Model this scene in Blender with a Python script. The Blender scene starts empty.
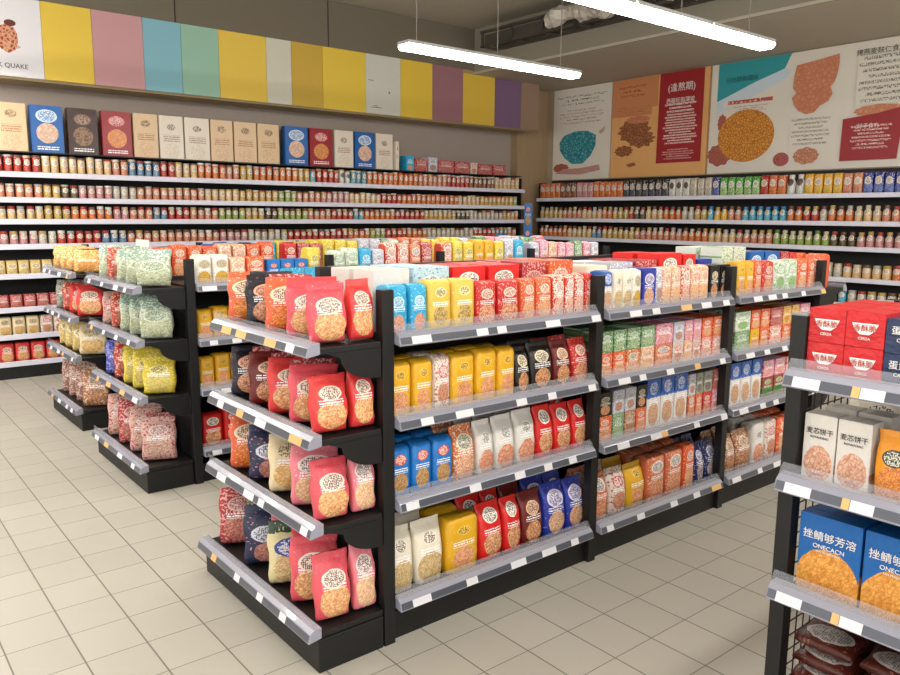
import bpy, bmesh, math, random
from mathutils import Vector, Matrix
random.seed(7)
sc = bpy.context.scene
COL = sc.collection

# ------------------------------------------------------------------ basics
def lin(c):
    c /= 255.0
    return c/12.92 if c <= 0.04045 else ((c+0.055)/1.055)**2.4
def hx(s):
    s = s.lstrip('#')
    return (lin(int(s[0:2], 16)), lin(int(s[2:4], 16)), lin(int(s[4:6], 16)), 1.0)
def new_mat(name):
    m = bpy.data.materials.new(name); m.use_nodes = True
    return m, m.node_tree, m.node_tree.nodes['Principled BSDF']
def plain(name, col, rough=.5, metal=0.0, bump=0.0, bscale=60, emit=None, estr=0, coat=0):
    m, nt, b = new_mat(name)
    b.inputs['Base Color'].default_value = hx(col)
    b.inputs['Roughness'].default_value = rough
    b.inputs['Metallic'].default_value = metal
    b.inputs['Coat Weight'].default_value = coat
    n = nt.nodes.new('ShaderNodeTexNoise'); n.inputs['Scale'].default_value = bscale
    tc = nt.nodes.new('ShaderNodeTexCoord'); nt.links.new(tc.outputs['Object'], n.inputs['Vector'])
    if bump:
        bp = nt.nodes.new('ShaderNodeBump'); bp.inputs['Strength'].default_value = bump; bp.inputs['Distance'].default_value = .01
        nt.links.new(n.outputs['Fac'], bp.inputs['Height']); nt.links.new(bp.outputs['Normal'], b.inputs['Normal'])
    mr = nt.nodes.new('ShaderNodeMapRange'); mr.inputs['To Min'].default_value = max(0, rough-.05); mr.inputs['To Max'].default_value = min(1, rough+.05)
    nt.links.new(n.outputs['Fac'], mr.inputs['Value']); nt.links.new(mr.outputs['Result'], b.inputs['Roughness'])
    if emit:
        b.inputs['Emission Color'].default_value = hx(emit); b.inputs['Emission Strength'].default_value = estr
    return m

class MB:
    """collects shapes into one mesh; several materials allowed"""
    def __init__(s): s.v = []; s.f = []; s.mi = []; s.uv = []
    def quad(s, pts, mi=0, uv=None):
        b = len(s.v); s.v += [tuple(p) for p in pts]; s.f.append(tuple(range(b, b+len(pts)))); s.mi.append(mi)
        s.uv.append(uv or [(0, 0)]*len(pts))
    def box(s, x0, x1, y0, y1, z0, z1, mi=0):
        P = [(x0,y0,z0),(x1,y0,z0),(x1,y1,z0),(x0,y1,z0),(x0,y0,z1),(x1,y0,z1),(x1,y1,z1),(x0,y1,z1)]
        for f in ((0,3,2,1),(4,5,6,7),(0,1,5,4),(1,2,6,5),(2,3,7,6),(3,0,4,7)):
            s.quad([P[i] for i in f], mi, [(0,0),(1,0),(1,1),(0,1)])
    def prism(s, prof, fn, t0, t1, mi=0):
        """prof: list of (a,b); fn(a,b,t)->xyz ; extruded t0..t1, closed"""
        n = len(prof); A = [fn(a, b, t0) for a, b in prof]; B = [fn(a, b, t1) for a, b in prof]
        for i in range(n):
            j = (i+1) % n; s.quad([A[i], A[j], B[j], B[i]], mi)
        s.quad(A[::-1], mi); s.quad(B, mi)
    def tube(s, p, q, r, n=8, mi=0):
        p = Vector(p); q = Vector(q); d = (q-p).normalized(); a = d.orthogonal().normalized(); b = d.cross(a)
        R = [(math.cos(2*math.pi*i/n)*r, math.sin(2*math.pi*i/n)*r) for i in range(n)]
        s.prism(R, lambda u, w, t: tuple(p+(q-p)*t+a*u+b*w), 0, 1, mi)
    def mesh(s, name, mats, smooth=False):
        me = bpy.data.meshes.new(name); me.from_pydata(s.v, [], s.f)
        for m in mats: me.materials.append(m)
        ul = me.uv_layers.new(name='UVMap'); k = 0
        for i, p in enumerate(me.polygons):
            p.material_index = s.mi[i]
            for c in s.uv[i]:
                ul.data[k].uv = c; k += 1
        bm = bmesh.new(); bm.from_mesh(me); bmesh.ops.remove_doubles(bm, verts=bm.verts, dist=1e-6)
        if all(True for _ in [0]): bmesh.ops.recalc_face_normals(bm, faces=bm.faces)
        bm.to_mesh(me); bm.free()
        if smooth:
            for p in me.polygons: p.use_smooth = True
        return me
    def build(s, name, mats, parent=None, bevel=0, smooth=False):
        if not isinstance(mats, (list, tuple)): mats = [mats]
        o = bpy.data.objects.new(name, s.mesh(name, mats, smooth)); COL.objects.link(o)
        if parent:
            o.parent = parent; o.matrix_parent_inverse = Matrix.Translation(parent.location).inverted()
        if bevel:
            m = o.modifiers.new('Bevel', 'BEVEL'); m.width = bevel; m.segments = 2; m.limit_method = 'ANGLE'
        return o
LABELS = {}
def tag(o, label, cat, group=None):
    o['label'] = label; o['category'] = cat
    if group: o['group'] = group
    n = len(label.split())
    if n < 4 or n > 16: print('LABEL LEN', n, label)
    if label in LABELS: print('LABEL DUP', label)
    LABELS[label] = 1
    return o
def thing(name, label, cat, loc, group=None):
    o = bpy.data.objects.new(name, None); COL.objects.link(o); o.location = loc; o.empty_display_size = .1
    return tag(o, label, cat, group)
def struct(o): o['kind'] = 'structure'; return o
def sub(o, parent):
    COL.objects.link(o); o.parent = parent; return o
WORD = ['', 'first', 'second', 'third', 'fourth', 'fifth', 'sixth', 'seventh', 'eighth', 'ninth', 'tenth', 'eleventh', 'twelfth']
def ordn(i):
    if i <= 12: return WORD[i]
    return str(i) + ('th' if 10 <= i % 100 <= 20 else {1: 'st', 2: 'nd', 3: 'rd'}.get(i % 10, 'th'))

# ------------------------------------------------------------------ node helper
class NG:
    def __init__(s, nt): s.nt = nt
    def val(s, sock, v):
        if isinstance(v, bpy.types.NodeSocket): s.nt.links.new(v, sock)
        else: sock.default_value = v
    def m(s, op, a, b=None, c=None):
        n = s.nt.nodes.new('ShaderNodeMath'); n.operation = op
        s.val(n.inputs[0], a)
        if b is not None: s.val(n.inputs[1], b)
        if c is not None: s.val(n.inputs[2], c)
        return n.outputs[0]
    def mix(s, f, a, b):
        n = s.nt.nodes.new('ShaderNodeMix'); n.data_type = 'RGBA'
        s.val(n.inputs[0], f); s.val(n.inputs[6], a); s.val(n.inputs[7], b); return n.outputs[2]
    def comb(s, x, y, z=0.0):
        n = s.nt.nodes.new('ShaderNodeCombineXYZ')
        s.val(n.inputs[0], x); s.val(n.inputs[1], y); s.val(n.inputs[2], z); return n.outputs[0]
    def tex(s, kind, vec, scale, out, **kw):
        n = s.nt.nodes.new(kind)
        for k, v in kw.items(): setattr(n, k, v)
        s.nt.links.new(vec, n.inputs['Vector']); n.inputs['Scale'].default_value = scale
        return n.outputs[out]
    def less(s, a, b): return s.m('LESS_THAN', a, b)
    def more(s, a, b): return s.m('GREATER_THAN', a, b)
    def mul(s, *a):
        r = a[0]
        for x in a[1:]: r = s.m('MULTIPLY', r, x)
        return r

# ---- one shared node group that prints a food package: base, top colour, logo blob with inked strokes, food picture, text rows
grp = bpy.data.node_groups.new('PackagePrint', 'ShaderNodeTree')
def gin(n, t, d):
    k = grp.interface.new_socket(n, in_out='INPUT', socket_type=t)
    k.default_value = d; return k
W = (1, 1, 1, 1)
for n in ('Base', 'Top', 'Logo', 'Ink', 'Text', 'FoodA', 'FoodB', 'Scatter'): gin(n, 'NodeSocketColor', W)
for n, d in (('TopV', .8), ('LogoV', .72), ('LogoR', .3), ('FoodV', .3), ('FoodR', .34), ('FoodS', 9), ('TextV', .5), ('TextH', .07), ('Aspect', 1.5), ('Busy', .1), ('Seed', 0)): gin(n, 'NodeSocketFloat', d)
grp.interface.new_socket('Color', in_out='OUTPUT', socket_type='NodeSocketColor')
gi = grp.nodes.new('NodeGroupInput'); go = grp.nodes.new('NodeGroupOutput')
g = NG(grp); I = gi.outputs
uvn = grp.nodes.new('ShaderNodeUVMap'); sp = grp.nodes.new('ShaderNodeSeparateXYZ'); grp.links.new(uvn.outputs[0], sp.inputs[0])
U, V = sp.outputs[0], sp.outputs[1]
oi = grp.nodes.new('ShaderNodeObjectInfo')
rnd = g.m('ADD', g.m('MULTIPLY', oi.outputs['Random'], 40.0), I['Seed'])
VA = g.m('MULTIPLY', V, I['Aspect'])
P3 = g.comb(g.m('ADD', U, rnd), VA, rnd)
nz = g.tex('ShaderNodeTexNoise', P3, 7.0, 'Fac')
wob = g.m('MULTIPLY', g.m('SUBTRACT', nz, .5), .25)
dx = g.m('SUBTRACT', U, .5)
def ell(cv, r, asp=1.0):
    a = g.m('DIVIDE', dx, r); b = g.m('DIVIDE', g.mul(g.m('SUBTRACT', V, cv), I['Aspect'], asp), r)
    return g.m('ADD', g.m('ADD', g.m('MULTIPLY', a, a), g.m('MULTIPLY', b, b)), wob)
col = g.mix(g.more(g.m('ADD', V, g.m('MULTIPLY', wob, .3)), I['TopV']), I['Base'], I['Top'])
# scattered marks
ve = grp.nodes.new('ShaderNodeTexVoronoi'); ve.feature = 'DISTANCE_TO_EDGE'; grp.links.new(P3, ve.inputs['Vector']); ve.inputs['Scale'].default_value = 15
n2 = g.tex('ShaderNodeTexNoise', P3, 14.0, 'Fac')
inkm = g.less(ve.outputs['Distance'], .085)
sc_m = g.mul(g.less(g.m('ABSOLUTE', dx), .47), g.more(n2, g.m('SUBTRACT', .72, g.m('MULTIPLY', I['Busy'], .3))), g.m('MINIMUM', g.m('MULTIPLY', I['Busy'], 6.0), 1.0))
col = g.mix(sc_m, col, I['Scatter'])
# food
fe = ell(I['FoodV'], I['FoodR'])
fm = g.less(fe, 1.0)
vf = grp.nodes.new('ShaderNodeTexVoronoi'); vf.feature = 'DISTANCE_TO_EDGE'
dist = g.comb(g.m('ADD', g.m('ADD', U, rnd), wob), g.m('ADD', VA, wob), rnd)
grp.links.new(dist, vf.inputs['Vector']); g.val(vf.inputs['Scale'], g.m('MULTIPLY', I['FoodS'], 1.7))
fc = g.mix(g.m('MINIMUM', g.m('ADD', g.m('MULTIPLY', vf.outputs['Distance'], 3.0), g.m('MULTIPLY', g.m('SUBTRACT', n2, .4), 1.6)), 1.0), I['FoodB'], I['FoodA'])
col = g.mix(fm, col, fc)
# text rows
rowf = g.m('FRACT', g.m('MULTIPLY', VA, 13.0))
tn = g.tex('ShaderNodeTexNoise', g.comb(g.m('MULTIPLY', g.m('ADD', U, rnd), 30.0), g.m('FLOOR', g.m('MULTIPLY', VA, 13.0)), 0.0), 1.0, 'Fac')
tm = g.mul(g.more(rowf, .45), g.more(tn, .46), g.less(g.m('ABSOLUTE', g.m('SUBTRACT', V, I['TextV'])), I['TextH']), g.less(g.m('ABSOLUTE', dx), .34))
col = g.mix(tm, col, I['Text'])
# logo
le = ell(I['LogoV'], I['LogoR'], 1.5)
lm = g.less(le, 1.0)
gs = 25.0
gx = g.m('MULTIPLY', g.m('ADD', U, rnd), gs); gy = g.m('MULTIPLY', VA, gs)
def hsh(k):
    w_ = grp.nodes.new('ShaderNodeTexWhiteNoise'); grp.links.new(g.comb(g.m('FLOOR', gx), g.m('FLOOR', gy), k), w_.inputs['Vector']); return w_.outputs['Value']
gl = g.m('MAXIMUM', g.mul(g.less(g.m('FRACT', gy), .42), g.more(hsh(1.3), .38)), g.mul(g.less(g.m('FRACT', gx), .42), g.more(hsh(7.7), .45)))
li = g.mix(g.mul(gl, g.less(le, .72)), I['Logo'], I['Ink'])
col = g.mix(lm, col, li)
grp.links.new(col, go.inputs[0])

DES = {}
def design(name, base, top=None, logo='ffffff', ink='333333', text='ffffff', fa='e8b468', fb='b56a2a', sc='ffffff', tv=2.0, lv=.74, lr=.28, fv=.28, fr=.33, fs=9, txv=.52, txh=.05, asp=1.6, busy=.12, rough=.38, adj=None):
    m, nt, b = new_mat('print_'+name)
    gn = nt.nodes.new('ShaderNodeGroup'); gn.node_tree = grp
    for k, v in (('Base', base), ('Top', top or base), ('Logo', logo), ('Ink', ink), ('Text', text), ('FoodA', fa), ('FoodB', fb), ('Scatter', sc)):
        gn.inputs[k].default_value = hx(v)
    for k, v in (('TopV', tv), ('LogoV', lv), ('LogoR', lr), ('FoodV', fv), ('FoodR', fr), ('FoodS', fs), ('TextV', txv), ('TextH', txh), ('Aspect', asp), ('Busy', busy), ('Seed', len(DES)*3.7)):
        gn.inputs[k].default_value = v
    nt.links.new(gn.outputs[0], b.inputs['Base Color'])
    b.inputs['Roughness'].default_value = rough
    n = nt.nodes.new('ShaderNodeTexNoise'); n.inputs['Scale'].default_value = 5; n.inputs['Detail'].default_value = 3
    tc = nt.nodes.new('ShaderNodeTexCoord'); nt.links.new(tc.outputs['Object'], n.inputs['Vector'])
    bp = nt.nodes.new('ShaderNodeBump'); bp.inputs['Strength'].default_value = .25; bp.inputs['Distance'].default_value = .02
    nt.links.new(n.outputs['Fac'], bp.inputs['Height']); nt.links.new(bp.outputs['Normal'], b.inputs['Normal'])
    DES[name] = (m, adj or name.replace('_', ' '))
    return m
# packs
design('cyan', '2aa3cf', logo='d8f2fb', ink='1f7fae', fa='e8b8a0', fb='b86048', fv=.22, fr=.3, lv=.66, busy=.3, sc='8fe0f5')
design('yellow', 'e3bf4d', logo='f2e2a8', ink='33240e', fa='e8c880', fb='7a5a20', lv=.76, lr=.24, fv=.3, fr=.3, sc='f8e6a0')
design('golden_yellow', 'e2ac22', logo='f0c860', ink='5a2c10', fa='f0b890', fb='c07030', lv=.76, lr=.2, fv=.26, fr=.33, sc='f7d060')
design('red', 'c32323', logo='f6d8c4', ink='8a1414', fa='f0c09a', fb='a8381c', lv=.72, fv=.25, fr=.38, busy=.35, sc='f2b49a')
design('bright_red', 'd8221f', logo='fff6ea', ink='2a1010', fa='f0c898', fb='b0481c', lv=.78, lr=.3, fv=.3, fr=.36, sc='f06040')
design('orange', 'dc5a2e', logo='f8e0cc', ink='a02c14', fa='f4cca0', fb='c05a28', lv=.74, fv=.28, fr=.4, busy=.4, sc='f8c8a0')
design('red_and_white', 'd4442c', logo='f8ece0', ink='a83020', fa='f2ddc8', fb='c85a3c', lv=.72, lr=.36, fv=.25, fr=.4, busy=.7, sc='f8e0d0')
design('white_and_red', 'e0d4c8', logo='c85048', ink='ffffff', fa='dca888', fb='a85838', lv=.7, fv=.3, busy=.5, sc='b8504a')
design('black', '1d1714', logo='e8d8b8', ink='241a14', fa='e8b080', fb='8a4828', lv=.7, lr=.3, fv=.26, fr=.33, sc='5a4030')
design('dark_red', '6a1a16', logo='e8c8a8', ink='6a1a16', fa='e8b888', fb='98401c', lv=.7, lr=.3, fv=.26, fr=.34, sc='b05038')
design('blue', '1f76c4', logo='c84432', ink='ffe8d8', fa='d8b078', fb='8a6038', lv=.74, lr=.27, fv=.28, fr=.33, sc='58b0ec')
design('orange_and_white', 'd87840', top='c86838', tv=.85, logo='e8e0c8', ink='385048', fa='f0d0b0', fb='c0683c', lv=.7, lr=.35, fv=.25, fr=.42, busy=.5, sc='f4e0c8')
design('white', 'ddd9d2', logo='efece6', ink='4a4848', fa='e8b8a0', fb='c8683c', lv=.68, lr=.26, fv=.22, fr=.4, fs=6, busy=.08, sc='b8b4b0')
design('cream', 'e8e0cc', logo='f0e8d8', ink='3a3428', fa='e0c898', fb='b08c58', lv=.72, lr=.24, fv=.25, fr=.42, busy=.08, sc='c8b890')
design('dark_blue', '2738a0', logo='e8e0f0', ink='20307a', fa='f0c8a8', fb='b07850', lv=.72, lr=.36, fv=.28, fr=.36, busy=.2, sc='7888e0')
design('navy', '1c2458', logo='d8d8e8', ink='1c2458', fa='c8b8b0', fb='584868', lv=.7, lr=.3, fv=.3, busy=.4, sc='a8a8d0')
design('green', '5e8a5c', logo='d8e8d0', ink='2c5030', fa='c8d8a8', fb='507848', lv=.7, fv=.3, busy=.6, sc='c8dcb8')
design('pink', 'd87088', logo='f4dce0', ink='903050', fa='f0c0b0', fb='c86068', lv=.7, fv=.3, busy=.7, sc='f0d0d8')
design('pale_peach', 'e2a47c', logo='f4dcc4', ink='b85838', fa='f2d0a8', fb='d08850', lv=.7, lr=.36, fv=.3, fr=.42, busy=.6, sc='f8e8d8')
design('salmon', 'cf6e48', logo='f0e8e0', ink='585050', fa='f0b890', fb='b85028', lv=.76, lr=.34, fv=.28, fr=.42, busy=.5, sc='f0b898')
design('silver', 'b8b8c4', logo='e8e8f0', ink='484858', fa='d0a890', fb='906050', lv=.7, fv=.3, busy=.5, sc='f0f0f8')
design('blue_and_white', 'e4e0dc', top='1f5cb0', tv=.62, logo='2a62b4', ink='f0f4ff', fa='e0c0a0', fb='b87850', lv=.8, lr=.36, fv=.28, fr=.38, busy=.2, sc='c08868')
design('green_and_red', '3c7a34', top='7a3830', tv=.55, logo='c8d8a8', ink='2c5020', fa='6aa850', fb='204818', lv=.75, lr=.3, fv=.28, fr=.36, busy=.6, sc='c86058')
design('brown', 'a06a48', logo='e0c8b0', ink='583018', fa='d8a078', fb='7a4428', lv=.7, fv=.3, busy=.6, sc='e0c0a0')
design('white_and_yellow', 'ece6da', logo='b8a888', ink='fff', fa='d8b048', fb='b88820', lv=.7, lr=.36, fv=.2, fr=.42, busy=.4, sc='a89878') if False else design('white_and_yellow', 'ece6da', logo='d0c4a8', ink='8a7858', fa='dcb450', fb='b88820', lv=.7, lr=.36, fv=.2, fr=.42, busy=.3, sc='a89878')
design('green_and_white', 'd8e0d0', logo='90b080', ink='ffffff', fa='a8c890', fb='6a9858', lv=.7, lr=.34, fv=.3, busy=.5, sc='88a878')
design('pale_blue', 'b8d4e2', logo='e8f0f4', ink='406080', fa='e0c8b8', fb='90a8b8', busy=.4, sc='5a8ab0')
# big end-display bags
design('coral', 'e0653f', logo='f6ddc0', ink='5a2818', fa='f0a040', fb='c84820', lv=.68, lr=.4, fv=.28, fr=.38, fs=7, busy=.25, sc='f8c8a0')
design('black_floral', '191520', logo='e8b090', ink='6a2818', fa='e8b088', fb='905030', lv=.68, lr=.34, fv=.28, fr=.36, busy=.3, sc='584858')
design('pink_pasta', 'dc5560', top='dc4a56', logo='f4e0d0', ink='5a3838', fa='f2c890', fb='c87848', tv=.86, lv=.62, lr=.34, fv=.28, fr=.42, fs=7, busy=.12, sc='f09090')
design('scarlet_pasta', 'd83a38', logo='f4dcc8', ink='4a1818', fa='f0c890', fb='c86838', lv=.68, lr=.3, fv=.3, fr=.4, fs=7, busy=.1, sc='f08070')
design('light_pink', 'e8808c', logo='e8d8d0', ink='603840', fa='f0d0a8', fb='d09068', lv=.68, lr=.36, fv=.28, fr=.42, fs=8, busy=.15, sc='f4b8c0')
design('cream_pasta', 'e2cfa8', logo='e2cfa8', ink='3a2c1c', fa='ecc888', fb='c09050', lv=.72, lr=.36, fv=.3, fr=.4, fs=7, busy=.08, sc='f4e8c8')
design('navy_and_pink', '28304e', logo='d8dce8', ink='28304e', fa='d89888', fb='8a5850', lv=.52, lr=.34, fv=.2, fr=.28, busy=.2, sc='e08898')
design('cream_and_navy', 'd8cc9c', top='38503c', tv=.82, logo='2a4a98', ink='f0f0f8', fa='e8d0a0', fb='b89860', lv=.6, lr=.36, fv=.25, fr=.4, busy=.2, sc='e8d8a0')
design('crimson', 'a42c34', logo='e0b0a8', ink='7a1820', fa='d89080', fb='8a3028', lv=.72, lr=.3, fv=.3, fr=.4, busy=.6, sc='e0a098')
design('pale_green', 'a9b093', top='8aa592', tv=.72, logo='c4ceb8', ink='5a7058', fa='ccd0b0', fb='808a68', lv=.55, lr=.36, fv=.3, fr=.44, fs=14, busy=.6, sc='d4dccc')
design('red_stripe', 'b83c2c', logo='d8a890', ink='6a1c14', fa='c87858', fb='803020', busy=.5, sc='e8b8a0')
design('speckled_pink', 'cfa89c', logo='e8d0c8', ink='8a4048', fa='e0c8b0', fb='984850', lv=.7, fv=.3, fs=13, busy=.5, sc='a83848')
design('violet_blue', '3a4aa8', logo='8890d8', ink='202860', fa='8070b0', fb='303880', fs=13, busy=.7, sc='9898e0')
design('lemon', 'd8be38', logo='ece098', ink='5a5018', fa='e0d080', fb='b09820', lv=.66, lr=.28, fv=.3, fr=.4, fs=13, busy=.5, sc='f4e880')
design('maroon_speckle', '8a5a50', logo='b89080', ink='4a2420', fa='b08878', fb='5a3028', fs=13, busy=.8, sc='c8a898')
design('amber', 'd08a3c', logo='f0c878', ink='7a3c18', fa='e8b058', fb='a85c20', fs=13, busy=.7, sc='f0d090')
design('olive_grey', '77786a', logo='a8a898', ink='303028', fa='989080', fb='484838', fs=13, busy=.7, sc='b8b8a8')
design('straw', 'd0b068', logo='f0e4c0', ink='403018', fa='e0cc90', fb='a88840', lv=.6, lr=.4, fs=13, busy=.5, sc='e8d8a0')
# boxes
design('royal_blue', '1560ac', logo='d8e8f4', ink='1d6fb8', fa='e8c8b0', fb='c8a088', lv=.78, lr=.33, fv=.42, fr=.34, fs=4, txv=.1, txh=.04, busy=0, rough=.3)
design('chocolate_brown', '3c201a', logo='6a4a3c', ink='c8a890', fa='5a3828', fb='a08060', lv=.76, lr=.3, fv=.4, fr=.33, fs=4, txv=.1, txh=.04, busy=0, rough=.3)
design('wine_red', '9a1e2a', logo='c04850', ink='f4d8d0', fa='e8a060', fb='c87840', lv=.78, lr=.3, fv=.4, fr=.33, fs=5, txv=.1, txh=.04, busy=0, rough=.3)
design('beige', 'dfc29a', logo='d8b890', ink='4a3020', text='b87850', fa='e2c8a4', fb='d8a880', lv=.78, lr=.22, fv=.2, fr=.3, fs=5, txv=.48, txh=.08, busy=.02, rough=.35, sc='c89870')
design('pale_cream', 'e6dccb', logo='e0d4c0', ink='3c3428', text='a88870', fa='e8e0d0', fb='d8c8b0', lv=.74, lr=.2, fv=.2, fr=.3, fs=5, txv=.48, txh=.08, busy=.02, rough=.35, sc='b8a890')
# jars: glass body seen through label
def jd(n, base, fa, fb, logo='e8e0d0', top=None, adj=None):
    design('jar_'+n, base, top=top, tv=.8 if top else 2.0, logo=logo, ink='7a5040', fa=fa, fb=fb, lv=.62, lr=.34, fv=.25, fr=.5, fs=6, asp=1.3, busy=.35, sc=logo, rough=.25, adj=adj or n)
jd('red', 'b02822', 'd05038', '801814', adj='red')
jd('cream', 'd8b888', 'e8c898', 'b08850', adj='cream')
jd('peach', 'c88060', 'e0a080', 'a05038', adj='peach')
jd('orange', 'cc6430', 'e89048', 'a04018', adj='orange')
jd('gold', 'c8a048', 'e0c070', '8a6828', adj='golden')
jd('teal', '4a90a8', '90c0c8', '306878', adj='teal')
jd('blue', '3a6a98', '88a8c0', '284868', adj='blue')
jd('dark', '3c3428', '786848', '282018', adj='dark')
jd('pink', 'c08088', 'd8a8a0', '98505c', adj='pink')
jd('pale', 'b8b0a0', 'd8d0c0', '8a8070', adj='pale')
jd('green', '8aa040', 'b0c068', '5a7028', adj='green')
jd('cyan', '1f9cc0', '80d0e0', '107090', adj='cyan')
jd('lime', '48a030', 'c8e0a0', '287018', logo='f0f4e8', adj='green')
jd('black', '24242c', '686870', '18181c', adj='black')
jd('navy', '2c3c90', '8090d0', '1c2868', adj='navy')
jd('brown', '6a3428', 'b87858', '401c14', adj='brown')
jd('white', 'd8d8d0', 'e8e8e0', 'a8a8a0', logo='505050', adj='white')
jd('yellow', 'e0a828', 'f0c850', 'b88018', adj='yellow')

# ------------------------------------------------------------------ package meshes (unit: width 1, depth 1, height 1; front faces -Y)
def loft(name, levels, n=28, sq=4.0, wr=0.0, seed=0, seal=False, flat_top=False):
    """levels: (z, width, depth) ; superellipse sections"""
    rd = random.Random(seed); mb = bmesh.new(); rings = []
    ph = [rd.uniform(0, 6.28) for _ in range(8)]
    for (z, w, d) in levels:
        r = []
        for i in range(n):
            a = 2*math.pi*i/n; c, s_ = math.cos(a), math.sin(a)
            k = (abs(c)**sq+abs(s_)**sq)**(-1/sq)
            x = c*k*w*.5; y = s_*k*d*.5
            if wr:
                y += wr*d*(math.sin(5*x*6+ph[0]+z*9)*math.sin(z*13+ph[1])+.6*math.sin(17*x+ph[2])*math.sin(z*23+ph[3])*(.3+z))
                x += wr*.25*math.sin(z*11+ph[4]+(0 if x > 0 else 2))
            zz = z + (wr*.12*math.sin(x*9+ph[5]) if z > .8 else 0)
            r.append(mb.verts.new((x, y, zz)))
        rings.append(r)
    for A, B in zip(rings, rings[1:]):
        for i in range(n):
            j = (i+1) % n; mb.faces.new((A[i], A[j], B[j], B[i]))
    mb.faces.new(rings[0][::-1]); mb.faces.new(rings[-1])
    uv = mb.loops.layers.uv.new('UVMap')
    for f in mb.faces:
        f.smooth = abs(f.normal.z) < .95 or len(f.verts) == 4
        for l in f.loops: l[uv].uv = (l.vert.co.x+.5, l.vert.co.z)
    me = bpy.data.meshes.new(name); mb.to_mesh(me); mb.free(); me.materials.append(None)
    return me
def boxmesh(name, bev=.012):
    me = loft_box(name, bev); return me
def loft_box(name, bev):
    bm = bmesh.new(); bmesh.ops.create_cube(bm, size=1.0)
    bmesh.ops.translate(bm, verts=bm.verts, vec=(0, 0, .5))
    bmesh.ops.bevel(bm, geom=bm.edges[:]+bm.verts[:], offset=bev, segments=2, affect='EDGES')
    uv = bm.loops.layers.uv.new('UVMap')
    for f in bm.faces:
        for l in f.loops:
            c = l.vert.co
            if abs(f.normal.x) > .7: l[uv].uv = (.07, .1+.8*c.z)
            elif f.normal.z > .7: l[uv].uv = (.05, .98)
            else: l[uv].uv = (c.x+.5, c.z)
    me = bpy.data.meshes.new(name); bm.to_mesh(me); bm.free(); me.materials.append(None)
    return me
POUCH = [loft('pouch%d' % i, [(0, .86, .80), (.03, .93, .95), (.2, .96, 1.0), (.4, .97, .98), (.58, .98, .9), (.72, .98, .72), (.82, .98, .46), (.89, .99, .2), (.93, 1.0, .07), (1.0, 1.0, .06)], wr=.05, seed=i) for i in range(4)]
PILLOW = [loft('pillow%d' % i, [(0, .93, .35), (.04, .95, .7), (.14, .96, .95), (.3, .98, 1.04), (.5, .99, 1.0), (.66, .98, .88), (.78, .97, .62), (.87, .97, .3), (.92, .99, .08), (1.0, 1.0, .06)], wr=.11, seed=20+i, sq=3.2) for i in range(5)]
BRICK = [loft('brick%d' % i, [(0, .93, .93), (.02, .97, .97), (.25, .98, 1.0), (.6, .98, 1.0), (.9, .97, .96), (.96, .94, .85), (.985, .9, .5), (1.0, .9, .3)], wr=.015, seed=40+i, sq=7) for i in range(3)]
BOX = [loft_box('carton', .012)]
STACKB = BOX
def lathe(name, prof, n=20):
    bm = bmesh.new(); rings = []
    for r, z in prof:
        rings.append([bm.verts.new((math.cos(2*math.pi*i/n)*r, math.sin(2*math.pi*i/n)*r, z)) for i in range(n)])
    for A, B in zip(rings, rings[1:]):
        for i in range(n):
            j = (i+1) % n; bm.faces.new((A[i], A[j], B[j], B[i]))
    bm.faces.new(rings[0][::-1]); bm.faces.new(rings[-1])
    uv = bm.loops.layers.uv.new('UVMap')
    for f in bm.faces:
        f.smooth = len(f.verts) == 4
        for l in f.loops: l[uv].uv = (l.vert.co.x+.5, l.vert.co.z)
    me = bpy.data.meshes.new(name); bm.to_mesh(me); bm.free(); me.materials.append(None)
    return me
JAR = [lathe('jar', [(.44, 0), (.49, .03), (.5, .1), (.5, .66), (.47, .76), (.4, .80), (.4, .82)])]
JLID = lathe('lid', [(.43, .80), (.45, .82), (.45, .97), (.42, 1.0)])
BOT = [lathe('bottle', [(.42, 0), (.48, .03), (.5, .1), (.5, .58), (.44, .68), (.3, .77), (.27, .82)])]
CAP = lathe('cap', [(.31, .80), (.33, .82), (.33, .98), (.3, 1.0)])
CAN = [lathe('canister', [(.46, 0), (.5, .02), (.5, .1), (.5, .86), (.47, .9), (.44, .9)], 18)]
CLID = lathe('canister_lid', [(.47, .89), (.49, .9), (.49, .98), (.46, 1.0)])
lid_m = {k: plain('lid_'+k, c, .35) for k, c in dict(white='d8d4cc', gold='b89850', red='a03028', brown='6a4838', silver='a8a8a8', green='5a8038', blue='3a78a8', pale='c8b898').items()}

SHAPES = dict(pouch=POUCH, pillow=PILLOW, brick=BRICK, box=BOX, jar=JAR, bottle=BOT, canister=CAN)
NAMES = dict(pouch='snack_bag', pillow='snack_bag', brick='snack_pack', box='snack_box', jar='jar', bottle='bottle', canister='canister')
CNT = [0]
def prod(kind, des, loc, w, h, d, label, cat, group, rz=0.0, tilt=0.0, lid=None, name=None):
    CNT[0] += 1
    me = SHAPES[kind][CNT[0] % len(SHAPES[kind])]
    o = bpy.data.objects.new(name or NAMES[kind], me); COL.objects.link(o)
    o.location = loc; o.scale = (w, d, h); o.rotation_euler = (tilt, 0, rz)
    o.material_slots[0].link = 'OBJECT'; o.material_slots[0].material = DES[des][0]
    tag(o, label, cat, group)
    if lid:
        c = bpy.data.objects.new('cap' if kind == 'bottle' else 'lid', {'jar': JLID, 'bottle': CAP, 'canister': CLID}[kind])
        COL.objects.link(c); c.parent = o
        c.material_slots[0].link = 'OBJECT'; c.material_slots[0].material = lid_m[lid]
    return o

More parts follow.
